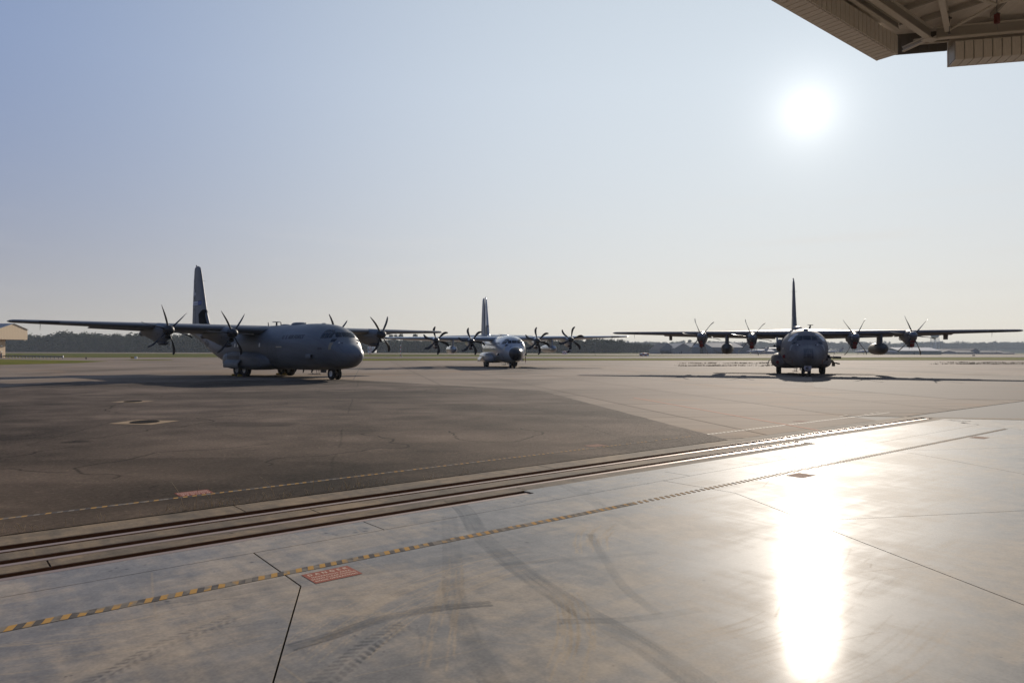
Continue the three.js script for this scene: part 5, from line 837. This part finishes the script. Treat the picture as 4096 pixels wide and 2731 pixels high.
// small airfield furniture
{
  const y = px(534, 1437.6), t = thing('marker_board', 'yellow and white marker board on the grass island', 'sign', y[0], 0, y[1], 0);
  mesh('board', box(1.0, 0.55, 0.2, -0.35, 0.5, 0), std(0.5, 0.33, 0.05, 0.5), t); mesh('board', box(0.65, 0.55, 0.2, 0.5, 0.5, 0), whitePaint, t); for (const x of [-0.6, 0.6]) mesh('leg', rod(V(x, 0, 0), V(x, 0.3, 0), 0.05), hubGrey, t);
  const hy = px(343, 1437.5), h = thing('hydrant', 'small dark hydrant on the pavement behind the near grass', 'hydrant', hy[0], 0, hy[1]); mesh('barrel', rod(V(0, 0, 0), V(0, 0.55, 0), 0.16, 0.13, 12), std(0.06, 0.04, 0.03, 0.6), h); mesh('cap', (() => { const g = new THREE.SphereGeometry(0.15, 12, 8); g.translate(0, 0.56, 0); return g; })(), std(0.06, 0.04, 0.03, 0.6), h); mesh('outlet', rod(V(-0.25, 0.36, 0), V(0.25, 0.36, 0), 0.07, 0.07, 10), std(0.06, 0.04, 0.03, 0.6), h);
  // two chequered huts
  const red = std(0.34, 0.045, 0.045, 0.6), wh = std(0.62, 0.62, 0.62, 0.6), dkr = std(0.12, 0.03, 0.03, 0.6);
  const hut = (u0, u1, v0, v1, dist, label) => { const k = dist / 2874.4, x = ((u0 + u1) / 2 - 2048) * k, w = (u1 - u0) * k, h = (v1 - v0) * k, g = thing('chequered_hut', label, 'hut', x, 0, -dist, 0, 'chequered huts'); const nx = 4, ny = 2, dp = w * 0.6; mesh('core', box(w - 0.05, h, dp - 0.05, 0, h / 2, 0), dkr, g); for (let i = 0; i < nx; i++) for (let j = 0; j < ny; j++) mesh('chequer_panel', box(w / nx - 0.02, h / ny - 0.02, 0.04, -w / 2 + (i + 0.5) * w / nx, (j + 0.5) * h / ny, dp / 2), (i + j) % 2 ? wh : red, g); for (let i = 0; i < 2; i++) for (let j = 0; j < ny; j++) for (const s of [1, -1]) mesh('chequer_panel', box(0.04, h / ny - 0.02, dp / 2 - 0.02, s * w / 2, (j + 0.5) * h / ny, -dp / 2 + (i + 0.5) * dp / 2), (i + j) % 2 ? red : wh, g); const rf = mesh('roof', (() => { const q = new THREE.ConeGeometry(w * 0.74, h * 0.28, 4); q.rotateY(Math.PI / 4); q.scale(1, 1, 0.62); q.translate(0, h * 1.14, 0); return q; })(), dkr, g); mesh('vent', box(0.3, 0.35, 0.3, -w * 0.08, h * 1.3, 0), red, rf); };
  hut(2560, 2594, 1413, 1424, 372, 'red and white chequered hut on the grass before the distant hangars'); hut(2250, 2268, 1403, 1413.5, 640, 'red and white chequered hut far behind the pale aircraft propeller');
  // windsock-like mast, striped marker pole and thin poles
  const mast = (u, v0, v1, dist, label, striped) => { const k = dist / 2874.4, H = (v1 - v0) * k, g = thing('marker_pole', label, 'pole', (u - 2048) * k, 0, -dist, 0, 'striped and plain airfield poles'); const n = striped ? 6 : 1; for (let i = 0; i < n; i++) mesh('pole_section', rod(V(0, H * i / n, 0), V(0, H * (i + 1) / n, 0), striped ? 0.13 : 0.07, striped ? 0.13 : 0.05, 8), striped ? (i % 2 ? wh : red) : hubGrey, g); mesh('base', box(0.6, 0.2, 0.6, 0, 0.1, 0), hubGrey, g); return g; };
  mast(1601.5, 1378, 1424, 335, 'red and white striped pole on the far grass', true); mast(1607, 1356, 1427, 300, 'tall thin grey pole beside the striped pole', false); mast(2381, 1360, 1417, 480, 'thin grey pole between the pale aircraft wing and the huts', false);
  // lattice masts, red and white
  for (const [u, v0, dist, label] of [[1478.5, 1378, 420, 'red and white lattice mast behind the dark aircraft nose'], [1484, 1390, 425, 'shorter red and white lattice mast next to the taller one']]) { const k = dist / 2874.4, H = (1422 - v0) * k, g = thing('lattice_mast', label, 'mast', (u - 2048) * k, 0, -dist, 0, 'lattice masts'); for (let i = 0; i < 6; i++) { const m = i % 2 ? wh : red, y0 = H * i / 6, y1 = H * (i + 1) / 6, gs = []; for (const [x, z] of [[-0.2, -0.2], [0.2, -0.2], [0.2, 0.2], [-0.2, 0.2]]) gs.push(rod(V(x, y0, z), V(x, y1, z), 0.035, 0.035, 5)); gs.push(rod(V(-0.2, y0, 0.2), V(0.2, y1, 0.2), 0.025, 0.025, 5), rod(V(0.2, y0, -0.2), V(-0.2, y1, -0.2), 0.025, 0.025, 5)); mesh('mast_section', merge(gs), m, g); } }
}
// distant hangars, sheds and water tower
{
  const wall = [std(0.24, 0.23, 0.22, 0.8), std(0.2, 0.2, 0.2, 0.8), std(0.28, 0.26, 0.24, 0.8), std(0.25, 0.26, 0.2, 0.8)], roofs = [phys(0.17, 0.19, 0.21, 0.9, { specularIntensity: 0.2 }), phys(0.11, 0.105, 0.105, 0.9, { specularIntensity: 0.2 }), phys(0.3, 0.31, 0.32, 0.8, { specularIntensity: 0.3 }), phys(0.19, 0.19, 0.19, 0.9, { specularIntensity: 0.2 })], dk = std(0.05, 0.05, 0.055, 0.7), light = std(0.5, 0.5, 0.5, 0.5);
  const hz = (u) => 1404.8 + (u - 2048) * 0.00196;
  // a shed of rect plan: front from u0..u1 at distance, eaves at v, ridge at v; ridge along x or along z
  function shed(name, label, u0, u1, vE, vR, dist, depth, along, wm, rm, opts = {}) {
    const k = dist / 2874.4, w = (u1 - u0) * k, um = (u0 + u1) / 2, hE = 2.336 + (hz(um) - vE) * k, hR = 2.336 + (hz(um) - vR) * k, g = thing(name, label, 'building', (um - 2048) * k, 0, -dist, 0, opts.group);
    mesh('wall', box(w, hE, depth, 0, hE / 2, -depth / 2), wm, g); const rf = group('roof', g);
    if (along === 'x') { for (const s of [0, 1]) mesh('roof_slope', grid((a, b) => V(lerp(-w / 2 - 0.3, w / 2 + 0.3, a), lerp(hE, hR, s ? 1 - b : b) + 0.06, s ? lerp(-depth / 2, -depth - 0.3, b) : lerp(0.3, -depth / 2, b)), 1, 1), rm, rf); for (const s of [-1, 1]) { const q = new THREE.Shape(); q.moveTo(0, hE); q.lineTo(depth, hE); q.lineTo(depth / 2, hR); const e = new THREE.ExtrudeGeometry(q, { depth: 0.2, bevelEnabled: false }); e.rotateY(Math.PI / 2); e.translate(s * (w / 2 - 0.2) - 0.1, 0, 0); mesh('gable', e, wm, rf); } }
    else { for (const s of [-1, 1]) mesh('roof_slope', grid((a, b) => V(s * lerp(0, w / 2 + 0.3, a), lerp(hR, hE, a) + 0.06, lerp(0.3, -depth - 0.3, b)), 1, 1), rm, rf); const q = new THREE.Shape(); q.moveTo(-w / 2, hE - 0.02); q.lineTo(w / 2, hE - 0.02); q.lineTo(0, hR); const e = new THREE.ExtrudeGeometry(q, { depth: 0.2, bevelEnabled: false }); e.translate(0, 0, -0.2); mesh('gable', e, wm, rf); }
    if (opts.door) for (const [a, b, h] of opts.door) mesh('door', box((b - a) * w, h * hE, 0.1, (a + b - 1) / 2 * w, h * hE / 2, 0.04), dk, g);
    if (opts.windows) for (let i = 0; i < opts.windows; i++) mesh('window', box(w / opts.windows * 0.5, hE * 0.22, 0.08, -w / 2 + (i + 0.5) * w / opts.windows, hE * 0.6, 0.04), dk, g);
    if (opts.lean) for (const [a, b, h0, h1, out] of opts.lean) mesh('lean_to_roof', grid((p, q) => V(lerp(a, b, p) * w - w / 2 + (q - 0.5) * 3, lerp(h1, h0, q) * hE, q * out), 1, 1), roofs[1], g);
    return g;
  }
  const T = 'distant hangars and sheds';
  shed('far_hangar', 'grey gabled hangar furthest to the left of the distant row', 2640, 2705, 1398, 1372, 780, 60, 'z', wall[0], roofs[1], { group: T, door: [[0.1, 0.18, 0.25]], lean: [[0.05, 0.6, 0.55, 0.75, 4], [0.3, 0.95, 0.28, 0.5, 6]] });
  shed('far_hangar', 'pale gabled hangar with small round vents left of the first red-covered engine', 2701, 2768, 1392, 1372.5, 760, 70, 'z', wall[2], roofs[0], { group: T, door: [[0.25, 0.3, 0.3], [0.34, 0.42, 0.45]] });
  shed('far_hangar', 'long hangar with blue grey roof behind the outer engine', 2735, 2800, 1388, 1372, 790, 40, 'x', wall[1], roofs[0], { group: T });
  shed('far_hangar', 'tall plain grey hangar block between the engine and the round tank', 2785, 2850, 1373, 1371, 800, 50, 'x', wall[0], roofs[1], { group: T, door: [[0.2, 0.45, 0.6], [0.55, 0.9, 0.6]] });
  shed('far_hangar', 'large hangar with sunlit grey roof behind the round fuel tank', 2850, 2975, 1389, 1370, 770, 60, 'x', wall[1], roofs[3], { group: T, lean: [[0.1, 0.7, 0.3, 0.7, 5]] });
  shed('far_hangar', 'dark gabled hangar beside the inner engine', 2955, 3000, 1386, 1371, 800, 50, 'z', wall[1], roofs[1], { group: T });
  shed('hip_shelter', 'low shelter with bright hipped roof between engine and gunship nose', 3035, 3100, 1406, 1396, 720, 22, 'x', wall[1], roofs[2], { group: T });
  shed('hip_shelter', 'small shelter with bright roof just left of the gunship', 3075, 3118, 1393.5, 1389.5, 860, 24, 'x', wall[1], roofs[2], { group: T });
  shed('far_shed', 'low yellow grey shed with broad white roof under the outer engine', 3600, 3768, 1403, 1389, 700, 40, 'x', wall[3], roofs[2], { group: T, door: [[0.33, 0.36, 0.6]] });
  shed('far_shed', 'dark low long shed left of the rose coloured halls', 3740, 3880, 1409, 1396, 880, 60, 'x', wall[0], roofs[1], { group: T, windows: 9 });
  shed('far_shed', 'rose grey hall with stepped gable at the far right', 3880, 3925, 1407, 1394, 860, 60, 'z', wall[2], roofs[1], { group: T });
  shed('far_shed', 'low rose grey hall with a row of openings at the far right', 3830, 3990, 1410, 1402, 850, 30, 'x', wall[2], roofs[1], { group: T, windows: 12 });
  shed('far_shed', 'small square pale block beyond the far right hall', 3985, 4022, 1408, 1403, 870, 20, 'x', wall[2], roofs[1], { group: T });
  shed('far_shed', 'sloping pale shed at the right end of the far row', 4015, 4060, 1412, 1408, 850, 20, 'x', wall[2], roofs[1], { group: T });
  shed('pale_house', 'pale building glimpsed between the trees behind the dark aircraft nose', 1470, 1498, 1390, 1385, 930, 14, 'x', light, roofs[0], { windows: 4 });
  // water tower
  { const dist = 1150, k = dist / 2874.4, g = thing('water_tower', 'pale water tower on six legs behind the right wing', 'water tower', (3742 - 2048) * k, 0, -dist), pm = std(0.5, 0.52, 0.54, 0.5), H = 2.336 + (hz(3742) - 1351) * k; for (let i = 0; i < 6; i++) { const a = i / 6 * 6.283 + 0.3; mesh('leg', rod(V(Math.cos(a) * 6.2, 0, Math.sin(a) * 6.2), V(Math.cos(a) * 5.8, H, Math.sin(a) * 5.8), 0.5, 0.45, 10), pm, g); } for (const y of [H * 0.35, H * 0.68]) for (let i = 0; i < 6; i++) { const a = i / 6 * 6.283 + 0.3, b = a + 6.283 / 6; mesh('brace', rod(V(Math.cos(a) * 6, y, Math.sin(a) * 6), V(Math.cos(b) * 6, y, Math.sin(b) * 6), 0.14, 0.14, 6), pm, g); } const t = new THREE.LatheGeometry([[0, -2.2], [3, -1.8], [5.2, -0.4], [6.2, 1], [6.3, 5], [4.8, 6.8], [0, 7.6]].map(([r, y]) => new THREE.Vector2(r, y)), 28); t.translate(0, H + 1.6, 0); mesh('tank', t, pm, g); mesh('riser', rod(V(0, 0, 0), V(0, H, 0), 0.8, 0.8, 12), pm, g); }
  // parked jets on the far ramp
  const jet = (u, dist, turn, label) => { const k = dist / 2874.4, g = thing('parked_jet', label, 'aircraft', (u - 2048) * k, 0, -dist, turn, 'small white jets on the far ramp'), m = std(0.36, 0.36, 0.36, 0.6); const rs = [], us = []; for (let i = 0; i <= 16; i++) { const x = i / 16, r = 1.2 * Math.pow(Math.sin(Math.PI * Math.min(1, 0.08 + x * 0.9)), 0.6), q = []; for (let j = 0; j < 16; j++) { const t = j / 16 * 6.283; q.push(V((x - 0.5) * 20, 2.4 + Math.sin(t) * r + x * 0.6, Math.cos(t) * r)); } rs.push(q); us.push(i); } mesh('fuselage', loft(rs), m, g); mesh('wing', loft([-9, 0, 9].map((z) => { const q = []; for (let j = 0; j < 10; j++) { const t = j / 10 * 6.283; q.push(V(1 + Math.abs(z) * 0.35 + Math.cos(t) * (2 - Math.abs(z) * 0.13), 1.8 + Math.abs(z) * 0.06 + Math.sin(t) * 0.14, z)); } return q; })), m, g); mesh('fin', loft([0, 1].map((h) => { const q = []; for (let j = 0; j < 10; j++) { const t = j / 10 * 6.283; q.push(V(8 + h * 2.4 + Math.cos(t) * (1.9 - h * 0.8), 3.4 + h * 3.4, Math.sin(t) * 0.12)); } return q; })), m, g); mesh('tailplane', box(1.6, 0.14, 6, 10.2, 6.7, 0), m, g); for (const z of [-1.8, 1.8]) mesh('engine', rod(V(4.4, 3.2, z), V(7.4, 3.3, z), 0.6, 0.5, 12), m, g); for (const [x, z] of [[-6.5, 0], [2, 1.6], [2, -1.6]]) mesh('wheel', rod(V(x, 0.4, z - 0.15), V(x, 0.4, z + 0.15), 0.4, 0.4, 10), rubber, g); for (const [x, z] of [[-6.5, 0], [2, 1.6], [2, -1.6]]) mesh('gear_leg', rod(V(x, 0.4, z), V(x, 1.8, z), 0.1, 0.1, 6), hubGrey, g); };
  jet(3455, 690, 0.3, 'small white jet parked far off, seen under the inner left engine'); jet(3330, 740, -0.2, 'small white jet parked far off just right of the gunship nose'); jet(3545, 700, 2.9, 'small white jet parked far off behind the large round tank'); jet(3030, 650, 0.1, 'small white jet parked far off behind the inner engine blades');
  // a low dark vehicle on the taxiway and an arched blast fence
  const c = px(3897, 1425), sg = thing('airfield_sign', 'tiny dark sign on the taxiway edge at the far right', 'sign', c[0], 0, c[1]); mesh('board', box(1.5, 0.6, 0.2, 0, 0.55, 0), dk, sg); for (const x of [-0.5, 0.5]) mesh('leg', rod(V(x, 0, 0), V(x, 0.3, 0), 0.04), hubGrey, sg);
}
renderer.render(scene, camera);
